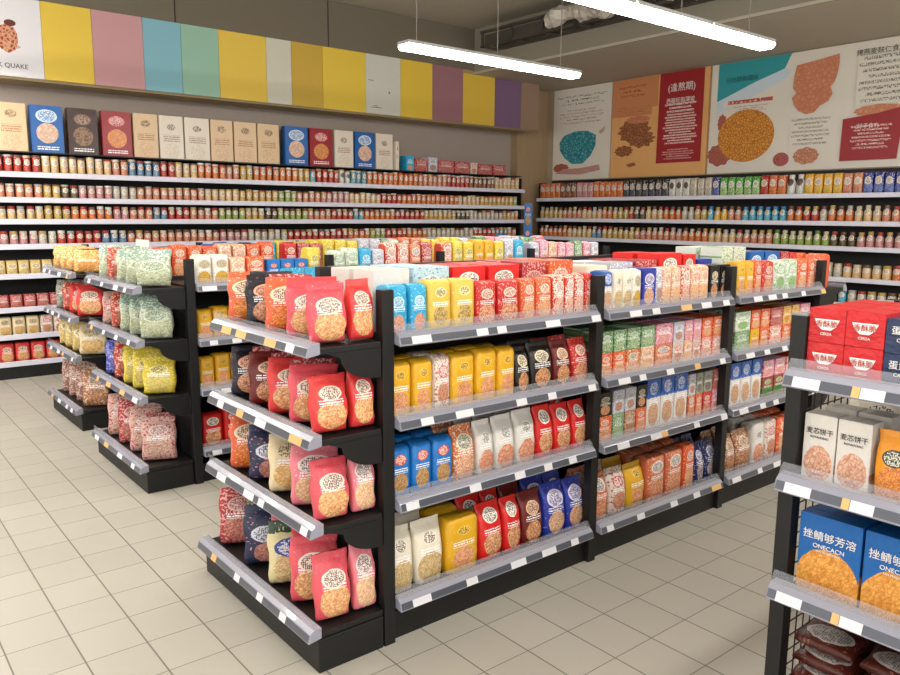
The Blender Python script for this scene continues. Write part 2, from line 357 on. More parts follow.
# ------------------------------------------------------------------ materials of the setting and fixtures
blackm = plain('black_steel', '0b0b0c', .55, bump=.05)
darkm = plain('dark_steel', '1a1a1c', .55)
shelfm = plain('charcoal_shelf', '101012', .5)
railm = plain('grey_rail_plastic', '9496a3', .25, coat=.4)
chanm = plain('dark_label_channel', '52555e', .3)
whiterail = plain('white_price_rail', 'dcdcea', .35)
tagw = plain('white_price_paper', 'dcdce0', .6)
tago = plain('orange_price_paper', 'e0b070', .6)
wirem = plain('black_wire', '18181a', .4)
mclear, nt, b = new_mat('clear_plastic_lip')
b.inputs['Base Color'].default_value = hx('c8ccd4'); b.inputs['Roughness'].default_value = .12; b.inputs['Alpha'].default_value = .15
def rail(parent, p0, p1, out, z, tags=(), style='grey'):
    """sloped price rail along p0->p1 (xy), facing direction out (xy); z = shelf top"""
    p0 = Vector(p0); p1 = Vector(p1); L = (p1-p0).length; a = (p1-p0)/L; o = Vector(out)
    fn = lambda u, v, t: (p0.x+a.x*t+o.x*u, p0.y+a.y*t+o.y*u, z+v)
    if style == 'white':
        mb = MB(); mb.prism([(0, -.038), (.012, -.036), (.012, .012), (0, .016)], fn, 0, L)
        mb.build('price_rail', whiterail, parent); return
    mb = MB(); mb.prism([(.0, -.022), (.052, -.03), (.056, -.026), (.047, .004), (.030, .018), (.0, .020)], fn, 0, L)
    mb.build('price_rail', railm, parent, bevel=.002)
    mb = MB(); mb.prism([(.030, .0185), (.033, .0185), (.038, .047), (.035, .047)] if style == 'end' else [(.030, .0185), (.033, .0185), (.012, .047), (.009, .047)], fn, 0, L)
    mb.build('clear_lip', mclear, parent)
    mb = MB(); mb.prism([(.0562, -.0215), (.0566, -.0215), (.0483, .0025), (.0479, .0025)], fn, .004, L-.004)
    mb.build('label_channel', chanm, parent)
    # tags lie on the front slope between (.056,-.026) and (.047,.004)
    for (t, w, c) in tags:
        mb = MB(); mb.prism([(.0568, -.024), (.0578, -.024), (.0485, .003), (.0475, .003)], fn, t*L, min(t*L+w, L-.003))
        mb.build('price_tag', tago if c == 'o' else tagw, parent)
rt = random.Random(3)
def tags(n, L, orange=.12):
    T = []
    for i in range(n):
        t = (i+rt.uniform(.1, .7))/n
        T.append((t, rt.choice([.05, .06, .09]), 'o' if rt.random() < orange else 'w'))
    return T

# ------------------------------------------------------------------ the hall
XW, YW = 9.3, 9.1
# floor: pale beige tiles
m, nt, b = new_mat('floor_tiles')
G = NG(nt); geo = nt.nodes.new('ShaderNodeNewGeometry'); s_ = nt.nodes.new('ShaderNodeSeparateXYZ'); nt.links.new(geo.outputs['Position'], s_.inputs[0])
def joint(ax, off, step, w):
    q = G.m('FRACT', G.m('DIVIDE', G.m('SUBTRACT', ax, off-100*step), step))
    return G.less(G.m('MULTIPLY', G.m('MINIMUM', q, G.m('SUBTRACT', 1.0, q)), step), w)
jx = joint(s_.outputs[0], .178, .2235, .0030); jy = joint(s_.outputs[1], .24, .2412, .0020)
jj = G.m('MAXIMUM', jx, jy)
cell = G.comb(G.m('FLOOR', G.m('DIVIDE', G.m('SUBTRACT', s_.outputs[0], .178), .2235)), G.m('FLOOR', G.m('DIVIDE', G.m('SUBTRACT', s_.outputs[1], .24), .2412)))
wn = nt.nodes.new('ShaderNodeTexWhiteNoise'); nt.links.new(cell, wn.inputs['Vector'])
nn = G.tex('ShaderNodeTexNoise', geo.outputs['Position'], 3.0, 'Fac')
c1 = G.mix(wn.outputs['Value'], hx('b1ada1'), hx('b8b4a8'))
c1 = G.mix(G.m('MULTIPLY', nn, .25), c1, hx('a5a195'))
nt.links.new(G.mix(G.mul(jj, .8), c1, hx('4e4a42')), b.inputs['Base Color'])
b.inputs['Roughness'].default_value = .42
mb = MB(); mb.box(-6, XW+.2, -5, YW+.2, -.1, 0); struct(mb.build('floor', m))

wallm = plain('beige_wall', 'b0a288', .75)
leftwallm = plain('left_wall_paint', 'a89c92', .75)
woodm, nt, b = new_mat('light_wood_column')
G = NG(nt); tc = nt.nodes.new('ShaderNodeTexCoord'); mp = nt.nodes.new('ShaderNodeMapping'); mp.inputs['Scale'].default_value = (25, 25, 1.2)
nt.links.new(tc.outputs['Object'], mp.inputs[0])
nt.links.new(G.mix(G.tex('ShaderNodeTexNoise', mp.outputs[0], 3.0, 'Fac'), hx('b39878'), hx('98805f')), b.inputs['Base Color']); b.inputs['Roughness'].default_value = .6
mb = MB(); mb.box(XW, XW+.15, -5, YW, 0, 3.6); struct(mb.build('wall_right', wallm))
mb = MB(); mb.box(-6, XW+.15, YW, YW+.15, 0, 4.2); struct(mb.build('wall_left', leftwallm))
mb = MB(); mb.box(8.62, XW-.002, 8.95, YW-.002, 0, 3.598); struct(mb.build('wall_corner_column', woodm))
ceilm = plain('ceiling_paint', 'b5ae9e', .85)
bulkm = plain('bulkhead_taupe', '746c5d', .8)
soff = plain('soffit_cream', 'b5ac9a', .8)
seamm = plain('dark_seam', '3a352d', .8)
edgem = plain('pale_edge_bead', 'bdb5a2', .7)
ceil = MB(); ceil.box(-6, 7.4, -5, YW, 4.2, 4.3); struct(ceil.build('ceiling', ceilm))
mb = MB(); mb.box(7.42, XW+.15, -5, YW, 3.6, 3.7); struct(mb.build('ceiling_lower', soff))
mb = MB(); mb.box(7.40, 7.42, -5, YW, 3.6, 4.2); struct(mb.build('ceiling_fascia', plain('fascia_paint', '958e7e', .8)))
mb = MB(); mb.box(7.385, 7.40, -5, YW, 3.6, 3.63); struct(mb.build('trim_1', edgem))
# bulkhead above the coloured panels
mb = MB(); mb.box(-6, 8.70, 8.60, YW-.002, 2.92, 3.598, 0); mb.box(-6, 7.398, 8.58, YW-.002, 3.655, 4.198, 1); mb.box(-6, 7.398, 8.60, YW-.002, 3.598, 3.655, 0)

for x in (1.4, 3.18, 5.05): mb.box(x-.006, x+.006, 8.574, 8.58, 3.66, 4.19, 2)
struct(mb.build('wall_bulkhead', [plain('bulkhead_soffit_wood', 'b09a70', .6), bulkm, seamm]))
# dark lower edge trim
mb = MB(); mb.box(-6, 8.70, 8.565, 8.60, 2.895, 2.92); struct(mb.build('trim_2', plain('panel_edge_wood', '8d7a58', .6)))
# coloured panels
PN = [('printed white', None, .9, 1.87), ('yellow', 'eccb48', 1.87, 2.33), ('dusty pink', 'cc9a9e', 2.33, 2.83), ('sky blue', '84bccc', 2.83, 3.23), ('sage green', '98c4ae', 3.23, 3.65),
      ('amber yellow', 'ecc94c', 3.65, 4.22), ('narrow off-white', 'd8d6c4', 4.22, 4.54), ('ochre yellow', 'cfac40', 4.54, 4.96), ('wide yellow', 'eccb46', 4.96, 5.58), ('off-white with faint print', 'd6d6cc', 5.58, 6.12),
      ('bright yellow', 'eac744', 6.12, 6.65), ('mauve pink', 'a0717a', 6.65, 7.19), ('golden yellow', 'e6c248', 7.19, 7.79), ('purple', '7f6484', 7.79, 8.32), ('beige', 'a08470', 8.32, 8.69)]
whitep = plain('white_panel', 'ebeaf0', .5)
for i, (nm, c, x0, x1) in enumerate(PN):
    mb = MB(); mb.box(x0+.002, x1-.002, 8.575, 8.598, 2.925, 3.652 if x1 < 7.4 else 3.597)
    ms = [plain('panel_%d' % i, c, .5) if c else whitep, plain('panel_ink_%d' % i, '6a6460', .6)] 
    if i == 9:
        for (a, z, w) in ((5.66, 3.0, .16), (5.7, 3.02, .06), (5.62, 3.33, .08)): mb.box(a, a+w, 8.573, 8.575, z, z+.008, 1)
        mb.box(5.93, 5.95, 8.573, 8.575, 3.19, 3.22, 1)
    o = mb.build('wall_panel', ms)
    wh = ('far left at the frame edge, with a red nut picture' if i == 0 else 'between the %s and %s ones' % (PN[i-1][0].split(' with')[0], (PN[i+1][0].split(' with')[0] if i+1 < len(PN) else 'wooden column')))
    lb = '%s panel above the left wall shelves, %s' % (nm, wh)
    if len(lb.split()) > 16: lb = '%s panel high on left wall, %s' % (nm, wh)
    tag(o, lb, 'wall panel', 'coloured panels above the left wall shelves')
    if i == 0:
        def disc(mb, cx, cz, rx, rz, y, mi, n=28, wob=0):
            mb.quad([(cx+math.cos(2*math.pi*k/n)*rx*(1+wob*math.sin(5*k*.7)), y, cz+math.sin(2*math.pi*k/n)*rz*(1+wob*math.cos(3*k*.6))) for k in range(n)], mi,
                    [(.5+.5*math.cos(2*math.pi*k/n), .5+.5*math.sin(2*math.pi*k/n)) for k in range(n)])
        nutm, nt2, b2 = new_mat('nut_print'); G2 = NG(nt2); t2 = nt2.nodes.new('ShaderNodeTexCoord')
        v2 = nt2.nodes.new('ShaderNodeTexVoronoi'); v2.feature = 'DISTANCE_TO_EDGE'; v2.inputs['Scale'].default_value = 30; nt2.links.new(t2.outputs['Object'], v2.inputs['Vector'])
        nt2.links.new(G2.mix(G2.m('MINIMUM', G2.m('MULTIPLY', v2.outputs['Distance'], 4.0), 1.0), hx('e0b088'), hx('a83a28')), b2.inputs['Base Color'])
        pm = MB(); disc(pm, 1.57, 3.27, .09, .13, 8.573, 0, wob=.05); disc(pm, 1.60, 3.41, .05, .03, 8.5725, 1); disc(pm, 1.61, 3.2, .07, .02, 8.5735, 2)
        q = pm.build('printed_picture', [nutm, plain('nut_stem', '6a2a22', .5), plain('nut_pale', 'd8b89c', .5)], o)
TXT = {}
def text(body, size, mat, parent, M, name='lettering'):
    key = (body, size, mat.name)
    if key not in TXT:
        cu = bpy.data.curves.new(name, 'FONT'); cu.body = body; cu.size = size; cu.align_x = 'CENTER'; cu.align_y = 'CENTER'; cu.extrude = .0005
        tmp = bpy.data.objects.new(name, cu); COL.objects.link(tmp); bpy.context.view_layer.update()
        me = bpy.data.meshes.new_from_object(tmp.evaluated_get(bpy.context.evaluated_depsgraph_get()))
        bpy.data.objects.remove(tmp); bpy.data.curves.remove(cu); me.materials.clear(); me.materials.append(mat); me.name = name; TXT[key] = me
    o = bpy.data.objects.new(name, TXT[key]); COL.objects.link(o)
    o.parent = parent; o.matrix_parent_inverse = parent_mat(parent).inverted(); o.matrix_basis = M
    return o
def parent_mat(p): return Matrix.LocRotScale(p.location, p.rotation_euler, p.scale)
def face_m(x, y, z, dirn):
    """text upright facing -Y ('s') or -X ('w'), or angle"""
    a = {'s': 0.0, 'w': -math.pi/2}.get(dirn, dirn)
    return Matrix.Translation((x, y, z)) @ Matrix.Rotation(a, 4, 'Z') @ Matrix.Rotation(math.pi/2, 4, 'X')
inkd = plain('dark_ink', '3a3634', .6); inkw = plain('white_ink', 'f0ece8', .5); inkr = plain('red_ink', 'b84a40', .6)
first_panel = [o for o in COL.objects if o.name == 'wall_panel'][0]
text('CK QUAKE', .06, inkd, first_panel, face_m(1.58, 8.572, 3.02, 's'))

# ---- pendant lamps
lampm = plain('lamp_diffuser', 'ffffff', .5, emit='fff8f0', estr=15)
houm = plain('lamp_housing', 'b8bab8', .4)
cordm = plain('grey_cord', '8c8880', .5)
def lamp(x0, x1, y, z, label, w=.075, joined=False):
    t = thing('pendant_lamp', label, 'lamp', ((x0+x1)/2, y, z), 'linear pendant lamps over the aisles')
    mb = MB(); mb.box(x0, x1, y-w-.006, y+w+.006, z+.03, z+.058); mb.build('housing', houm, t, bevel=.006)
    mb = MB(); prof = [(-w, .03), (-w, .008), (-w*.7, -.012), (w*.7, -.012), (w, .008), (w, .03)]
    mb.prism(prof, lambda a, b_, t_: (t_, y+a, z+b_), x0+.008, x1-.008); mb.build('diffuser', lampm, t)
    for x in ((x0+.14, x1-.22) if not joined else (x1-.28,)):
        mb = MB(); mb.tube((x, y, z+.05), (x, y, (4.2 if x < 7.4 else 3.6)), .004); mb.build('suspension_cord', cordm, t)
        mb = MB(); mb.tube((x, y, z+.056), (x, y, z+.075), .012); mb.build('cord_clip', darkm, t)
L1 = lamp(3.88, 5.98, 5.40, 3.0, 'single white pendant tube lamp hanging before the coloured panels')
mb = MB(); mb.tube((4.93, 5.4, 3.05), (4.93, 5.4, 4.2), .004)
lt = [o for o in COL.objects if o.name == 'pendant_lamp'][0]
mb.build('suspension_cord', cordm, lt)
for k, nm in enumerate(['rightmost section, with a free end, of the jointed pendant lamp at top right', 'middle section in view of the jointed pendant lamp at top right', 'leftmost section in view of the jointed pendant lamp, cut by photo top']):
    lamp(5.25-.9*k, 6.13-.9*k, 3.48, 3.0, nm, w=.078, joined=True)
# jointed lamp continued out of frame, then unseen lamps added for more light
for x in (.78, -.12, 1.68, -1.1): lamp(x, x+.9, 3.48, 3.0, 'pendant lamp section outside the frame at %.1f metres' % x, joined=True)
for y in (.55, -2.4):  # unseen rows, added; the nearer one brightens the right wall
    for k in range(5 if y > 0 else 3): lamp(-2.2+2.3*k, -.1+2.3*k, y, 3.0, 'added unseen pendant lamp over the aisle behind the camera, row %.1f, place %d' % (y, k+1))
lamp(-1.5, .6, 5.4, 3.0, 'added unseen pendant lamp left of the frame above left aisle')  # unseen lamp added left of view
lamp(-1.3, .8, 6.25, 3.0, 'added unseen pendant lamp left of the frame between the two nearest the left wall')  # added out of view to lift the left panels
lamp(-.9, 1.2, 8.0, 3.0, 'added unseen pendant lamp left of the frame hung closest to the left wall')  # unseen, added as fill for panels and left wall
for k in range(2): lamp(-3.3+2.2*k, -1.2+2.2*k, 7.1, 3.0, 'added unseen pendant lamp left of the frame beside left wall, place %d' % (k+1))  # unseen pair added to brighten the left wall

# ---- duct in the ceiling recess
ductm = plain('dark_duct', '4a463e', .6, bump=.3, bscale=12)
foilm = plain('crumpled_foil', 'c4beb2', .4, metal=.2, bump=1.0, bscale=18)
t = thing('ceiling_duct', 'dark cable duct under the high ceiling, left of the jointed lamp', 'duct', (7.2, 6.5, 3.85))
mb = MB()
for (a, c) in (((7.08, 3.84), (7.12, 3.87)), ((7.34, 3.84), (7.38, 3.87)), ((7.08, 4.02), (7.12, 4.05)), ((7.34, 4.02), (7.38, 4.05))): mb.box(a[0], c[0], 3.5, 8.1, a[1], c[1])
y = 8.08
while y > 3.5: mb.box(7.08, 7.11, y-.03, y, 3.84, 4.05); mb.box(7.35, 7.38, y-.03, y, 3.84, 4.05); mb.box(7.08, 7.38, y-.03, y, 3.84, 3.865); y -= .55
mb.box(7.12, 7.34, 3.5, 8.05, 3.88, 4.0)
mb.build('tray', ductm, t)
bm = bmesh.new(); n = 14; R = []
rr = random.Random(5)
for i in range(60):
    yy = 6.75-i*.055; r0 = .085*(1+.25*math.sin(i*.9)+rr.uniform(-.15, .15)); cx = 6.98+.04*math.sin(i*.21); cz = 3.93+.04*math.sin(i*.3)
    R.append([bm.verts.new((cx+math.cos(6.283*k/n)*r0*(1+rr.uniform(-.15, .15)), yy, cz+math.sin(6.283*k/n)*r0*(1+rr.uniform(-.15, .15)))) for k in range(n)])
for A, B in zip(R, R[1:]):
    for k in range(n): bm.faces.new((A[k], A[(k+1) % n], B[(k+1) % n], B[k]))
bm.faces.new(R[0]); bm.faces.new(R[-1][::-1])
me = bpy.data.meshes.new('pipe'); bm.to_mesh(me); bm.free(); me.materials.append(foilm)
o = bpy.data.objects.new('foil_wrapped_pipe', me); COL.objects.link(o); o.parent = t; o.matrix_parent_inverse = Matrix.Translation(t.location).inverted()

# ------------------------------------------------------------------ posters on the right wall (facing -X); y decreases to the right
def artmat(name, bg, ink, scale=30, thr=.12, feature='edge'):
    m, nt, b = new_mat(name); G = NG(nt); uvn = nt.nodes.new('ShaderNodeTexCoord')
    v = nt.nodes.new('ShaderNodeTexVoronoi'); v.feature = 'DISTANCE_TO_EDGE'; v.inputs['Scale'].default_value = scale*1.7
    nt.links.new(uvn.outputs['Object'], v.inputs['Vector'])
    nt.links.new(G.mix(G.m('MINIMUM', G.m('MULTIPLY', v.outputs['Distance'], 1/thr), 1.0), hx(ink), hx(bg)), b.inputs['Base Color'])
    b.inputs['Roughness'].default_value = .45
    return m
def rowsmat(name, bg, ink, rows, cols, cover=.46):
    m, nt, b = new_mat(name); G = NG(nt); uvn = nt.nodes.new('ShaderNodeUVMap'); s = nt.nodes.new('ShaderNodeSeparateXYZ'); nt.links.new(uvn.outputs[0], s.inputs[0])
    U, V = s.outputs[0], s.outputs[1]
    r = G.m('MULTIPLY', V, float(rows)); fl = G.m('FLOOR', r); fr = G.m('FRACT', r)
    w = nt.nodes.new('ShaderNodeTexWhiteNoise'); w.noise_dimensions = '1D'; nt.links.new(fl, w.inputs['W'])
    half = G.m('ADD', .3, G.m('MULTIPLY', w.outputs['Value'], .19))
    n = G.tex('ShaderNodeTexNoise', G.comb(G.m('MULTIPLY', U, float(cols)), G.m('MULTIPLY', r, 2.6), 3.0), 1.0, 'Fac')
    mask = G.mul(G.more(fr, .38), G.less(fr, .92), G.more(n, 1-cover), G.less(G.m('ABSOLUTE', G.m('SUBTRACT', U, .5)), half))
    nt.links.new(G.mix(mask, hx(bg), hx(ink)), b.inputs['Base Color']); b.inputs['Roughness'].default_value = .45
    return m
def poster(label, y0, y1, z0, z1, bg, shapes):
    """y0 = left edge (larger y). shapes: (kind, coordinates in 0..1 poster frame, material)"""
    mats = [bg]; mb = MB(); x = XW-.03
    mb.box(x, XW-.001, y1, y0, z0, z1, 0); n = 0
    for sh in shapes:
        kind, c, mt = sh
        if mt not in mats: mats.append(mt)
        mi = mats.index(mt); n += 1; xx = x-.0012*n
        T = lambda u, v: (xx, y0+(y1-y0)*u, z0+(z1-z0)*v)
        if kind == 'poly': pts = c; 
        elif kind == 'rect': u0, v0, u1, v1 = c; pts = [(u0, v0), (u1, v0), (u1, v1), (u0, v1)]
        else:
            cu, cv, ru, rv = c[:4]; wb = c[4] if len(c) > 4 else 0; N = 40
            pts = [(cu+ru*math.cos(6.2832*k/N)*(1+wb*math.sin(k*1.9)), cv+rv*math.sin(6.2832*k/N)*(1+wb*math.cos(k*1.3))) for k in range(N)]
        us = [p[0] for p in pts]; vs = [p[1] for p in pts]
        uv = [((p[0]-min(us))/(max(us)-min(us)), (p[1]-min(vs))/(max(vs)-min(vs))) for p in pts]
        mb.quad([T(*p) for p in pts], mi, uv)
    return tag(mb.build('wall_poster', mats), label, 'poster', 'food posters on the right wall'), x-.0012*n
pw = plain('poster_white', 'e6e0d4', .45); po = plain('poster_peach', 'e8b070', .45); pr = plain('poster_red', 'a02028', .45); ptl = plain('poster_teal', '2f9ea6', .45)
pbl = plain('poster_pale_blue', 'cfe0ea', .45)
bowl = artmat('teal_beads', '5cb8c4', '1a6a78', 12, .3); seeds = artmat('red_seeds', 'b86a58', '7a2a24', 40); chick = artmat('chickpeas', 'e09a3c', 'a85c18', 17, .2)
crumb = artmat('granola', 'bc8050', '7a4428', 14, .4); peachart = artmat('peach_food', 'e2a482', 'c87a58', 12, .6); cookies = artmat('pale_cookies', 'dba080', 'b06a4a', 20, .3)
z0, z1 = 2.205, 3.585
text_r = rowsmat('rose_text_rows', 'e6e0d4', 'b07068', 5, 60); text_g = rowsmat('grey_text_rows', 'e6e0d4', '6c675e', 3, 40)
P1, xs = poster('white poster with a teal bowl picture, nearest the corner column', 8.80, 7.645, z0, z1, pw,
   [('rect', (.05, .80, .95, .92), text_g), ('rect', (.08, .60, .9, .77), text_r), ('poly', [(.12, .42), (.2, .49), (.42, .53), (.62, .52), (.76, .47), (.76, .36), (.68, .25), (.55, .17), (.36, .17), (.22, .24), (.13, .33)], bowl),
    ('ell', (.16, .13, .14, .05, .08), seeds), ('poly', [(.05, .07), (.5, .05), (.85, .09), (.83, .15), (.5, .12), (.2, .12)], artmat('rose_flakes', 'cfa094', 'a86a60', 30)),
    ('poly', [(.8, .5), (.92, .56), (.9, .50), (.84, .47)], plain('poster_tan', 'c0b090', .5))])
peach_t = rowsmat('brown_text_rows', 'dfa060', 'a8583c', 5, 34, .48)
redtxt = rowsmat('white_text_rows', 'a02028', 'f0d8d0', 12, 70, .55); redtxt2 = rowsmat('white_text_rows_small', 'a02028', 'e0b8b0', 5, 80, .5)
P2, xs2 = poster('peach poster with brown granola picture and a red text panel', 7.625, 6.025, z0, z1, po,
   [('poly', [(.0, .62), (.5, .7), (.5, 1.0), (0, 1.0)], plain('poster_deep_peach', 'd08a5c', .45)), ('rect', (.06, .80, .38, .93), rowsmat('brown_rows_b', 'd08a5c', 'a0563c', 3, 22, .5)), ('rect', (.06, .62, .44, .72), rowsmat('brown_rows_c', 'd08a5c', 'b06a48', 4, 34, .45)),
    ('ell', (.26, .47, .17, .12, .14), crumb), ('ell', (.34, .38, .14, .08, .16), crumb), ('ell', (.15, .27, .1, .055, .12), crumb), ('ell', (.3, .58, .13, .04, .1), peachart),
    ('poly', [(.18, .13), (.27, .15), (.3, .12), (.22, .1)], plain('poster_rust', 'a85a34', .5)),
    ('poly', [(.51, .125), (.955, .125), (.955, 1.0), (.52, 1.0)], pr), ('rect', (.56, .30, .92, .60), redtxt), ('rect', (.57, .60, .9, .70), rowsmat('white_rows_mid', 'a02028', 'f0dcd4', 3, 50, .55)), ('rect', (.56, .15, .9, .26), redtxt2)])
text('(逢熬期)', .12, inkw, P2, face_m(xs2-.002, 6.44, 3.37, 'w')); text('西腊旺脂薄坡', .075, inkw, P2, face_m(xs2-.002, 6.45, 3.20, 'w'))
greyrows = rowsmat('grey_text_rows_b', 'e6e0d4', '8a857c', 7, 60, .5)
P3, xs3 = poster('wide white poster with chickpeas, teal corner and red text box', 5.99, 2.9, z0, z1, pw,
   [('poly', [(.03, .66), (.2, .80), (.32, .88), (.345, 1.0), (.03, 1.0)], ptl), ('poly', [(.03, .55), (.2, .68), (.33, .80), (.345, .86), (.32, .88), (.2, .80), (.03, .66)], pbl),
    ('rect', (.06, .60, .30, .66), rowsmat('red_title_row', 'e6e0d4', 'c05040', 1, 24, .6)), ('rect', (.1, .54, .27, .60), rowsmat('rose_small_rows', 'e6e0d4', 'c09088', 3, 40, .5)),
    ('ell', (.055, .17, .055, .1, .08), seeds), ('ell', (.06, .46, .02, .08, .1), seeds), ('ell', (.17, .33, .125, .235), chick),
    ('ell', (.33, .10, .033, .06), artmat('rose_mound', 'b8605a', '8a3838', 20)), ('ell', (.43, .12, .05, .07, .06), cookies),
    ('poly', [(.36, .70), (.362, .80), (.37, .89), (.45, .91), (.53, .935), (.532, .86), (.528, .78), (.52, .72), (.505, .68), (.515, .62), (.50, .56), (.47, .53), (.45, .48), (.42, .47), (.39, .50), (.37, .55), (.358, .62), (.375, .66)], peachart), ('rect', (.36, .2, .52, .44), greyrows),
    ('rect', (.60, .50, .80, .88), rowsmat('grey_text_rows_c', 'e6e0d4', '7a756c', 8, 60, .5)), ('ell', (.685, .45, .085, .045, .05), peachart),
    ('poly', [(.56, .06), (.76, .06), (.775, .465), (.68, .425), (.562, .40)], pr), ('rect', (.59, .14, .74, .34), rowsmat('white_text_rows_c', 'a02028', 'ecd0c8', 7, 40, .5))])
text('日出牌香糯米', .075, plain('teal_ink', '1d6a70', .5), P3, face_m(xs3-.002, 5.55, 3.36, 'w')); text('(好子食T)', .06, inkw, P3, face_m(xs3-.002, 3.98, 2.66, 'w'))
text('烤燕麦麸仁食品', .075, inkd, P3, face_m(xs3-.002, 3.9, 3.46, 'w'))

# ------------------------------------------------------------------ wall shelving, left
LZ = [2.02, 1.775, 1.565, 1.32, 1.03, .70, .43, .16]
t = thing('wall_shelving', 'long black shelving with white price rails along the left wall', 'shelving', (4, 8.85, 0))
mb = MB(); mb.box(0, 8.44, 9.06, 9.095, 0, 2.2); mb.build('back_panel', blackm, t)
for x in (0, 8.42):
    mb = MB(); mb.box(x, x+.03, 8.66, 9.06, 0, 2.2); mb.build('side_panel', blackm, t)
mb = MB(); mb.box(.03, 8.42, 8.60, 9.06, 0, .135); mb.build('base', blackm, t)
for z in LZ:
    mb = MB(); mb.box(.03, 8.42, 8.60, 9.058, z-.022, z); s = mb.build('shelf', shelfm, t)
    rail(s, (.0, 8.60), (8.45, 8.60), (0, -1), z, style='white')
mb = MB(); mb.box(0, 8.44, 8.66, 9.06, 2.222, 2.235); mb.build('top_board', darkm, t)
SH = ['top', 'second', 'third', 'fourth', 'fifth', 'sixth', 'seventh', 'lowest']
def run_row(runs, start, end, pitch):
    out = []; p = start
    while p < end:
        for (c, n) in runs:
            for _ in range(n):
                if p < end: out.append((c, p)); p += pitch
        runs = runs[1:]+runs[:1]
    return out
A = [('red', 5), ('cream', 8), ('peach', 2), ('blue', 4), ('red', 2), ('cream', 3), ('orange', 4), ('peach', 2), ('gold', 2), ('orange', 7), ('gold', 2), ('teal', 1), ('red', 4), ('white', 2), ('teal', 3), ('orange', 10), ('peach', 6), ('red', 5), ('brown', 6), ('cream', 10)]
B = [('peach', 5), ('gold', 2), ('dark', 2), ('pink', 4), ('pale', 3), ('peach', 9), ('cream', 5), ('gold', 6), ('green', 3), ('peach', 5), ('pink', 4), ('cream', 6), ('red', 4), ('orange', 12), ('cream', 5), ('gold', 8), ('green', 3), ('dark', 4)]
Cc = [('cream', 5), ('gold', 3), ('orange', 5), ('pink', 2), ('peach', 3), ('blue', 2), ('red', 3), ('peach', 4), ('green', 4), ('gold', 3), ('dark', 2), ('green', 5), ('peach', 4), ('red', 4), ('teal', 2), ('orange', 6), ('red', 6), ('gold', 7), ('dark', 3), ('pale', 8)]
Dd = [('pink', 4), ('pale', 2), ('red', 5), ('blue', 3), ('peach', 12), ('pink', 4), ('pale', 6), ('red', 10), ('orange', 4), ('green', 3), ('red', 4), ('orange', 4), ('pale', 8)]
lids = ['white', 'gold', 'red', 'brown', 'silver', 'pale']
rl = random.Random(11)
for ri, (runs, z, h, kind, p) in enumerate(((A, LZ[0], .178, 'canister', .0835), (B, LZ[1], .148, 'canister', .083), (Cc, LZ[2], .145, 'jar', .0825), (Dd, LZ[3], .14, 'jar', .086))):
    row = run_row(runs, 1.42, 8.38, p)
    for i, (c, x) in enumerate(row):
        hh = h*rl.uniform(.95, 1.03)
        prod(kind, 'jar_'+c, (x+rl.uniform(-.003, .003), 8.67+rl.uniform(-.006, .006), z+.0005), p*.87, hh, p*.87,
             '%s %s, %s from the left on the %s shelf of the left wall' % (DES['jar_'+c][1], kind, ordn(i+1), SH[ri]), kind, '%ss on the %s shelf of the left wall' % (kind, SH[ri]), lid=rl.choice(lids))
for ri, (ds, z, h, p) in enumerate(((['straw'], LZ[4], .145, .105), (['crimson', 'crimson', 'coral'], LZ[5], .135, .12), (['cream_pasta', 'white_and_red', 'crimson'], LZ[6], .185, .125), (['scarlet_pasta', 'bright_red'], LZ[7], .195, .14))):
    x = 1.36; i = 0
    while x < 2.5:
        d = ds[i*len(ds)//9 if len(ds) > 1 and i < 9 else -1]
        prod('brick', d, (x, 8.69, z+.0005), p*.93, h, .1, '%s snack pack, %s from the left on the %s shelf of left wall' % (DES[d][1], ordn(i+1), SH[ri+4]), 'snack pack', 'snack packs on the low shelves of the left wall')
        x += p; i += 1
# big cartons on top
BX = [('beige', 1.44, 1.716), ('royal_blue', 1.745, 2.048), ('chocolate_brown', 2.085, 2.378), ('wine_red', 2.415, 2.72), ('beige', 2.735, 3.00), ('pale_cream', 3.01, 3.28), ('pale_cream', 3.29, 3.58), ('beige', 3.59, 3.86), ('beige', 3.87, 4.155), ('beige', 4.165, 4.45),
      ('royal_blue', 4.52, 4.84), ('wine_red', 4.86, 5.19), ('pale_cream', 5.215, 5.50), ('royal_blue', 5.52, 5.83), ('pale_cream', 5.845, 6.12)]
for i, (d, a, c) in enumerate(BX):
    prod('box', d, ((a+c)/2, 8.80, 2.236), c-a-.008, .465, .09, '%s cereal carton standing on the left wall unit, %s from the left' % (DES[d][1], ordn(i+1)), 'carton', 'large cartons on top of the left wall shelving', name='cereal_carton')
o = prod('box', 'pale_cream', (6.17, 8.80, 2.236), .05, .38, .16, 'narrow cream carton seen edge-on at the right end of the large cartons', 'carton', 'large cartons on top of the left wall shelving', name='cereal_carton')
x = 6.30; i = 0
for d, w, h in (('cyan', .14, .2), ('crimson', .24, .17), ('silver', .17, .2), ('crimson', .3, .17), ('crimson', .3, .165), ('white_and_red', .14, .16), ('crimson', .3, .15), ('crimson', .26, .15)):
    prod('box', d, (x+w/2, 8.78, 2.236), w-.01, h, .15, 'low %s carton on the left wall unit, %s right of large cartons' % (DES[d][1], ordn(i+1)), 'carton', 'low cartons on top of the left wall shelving'); x += w; i += 1

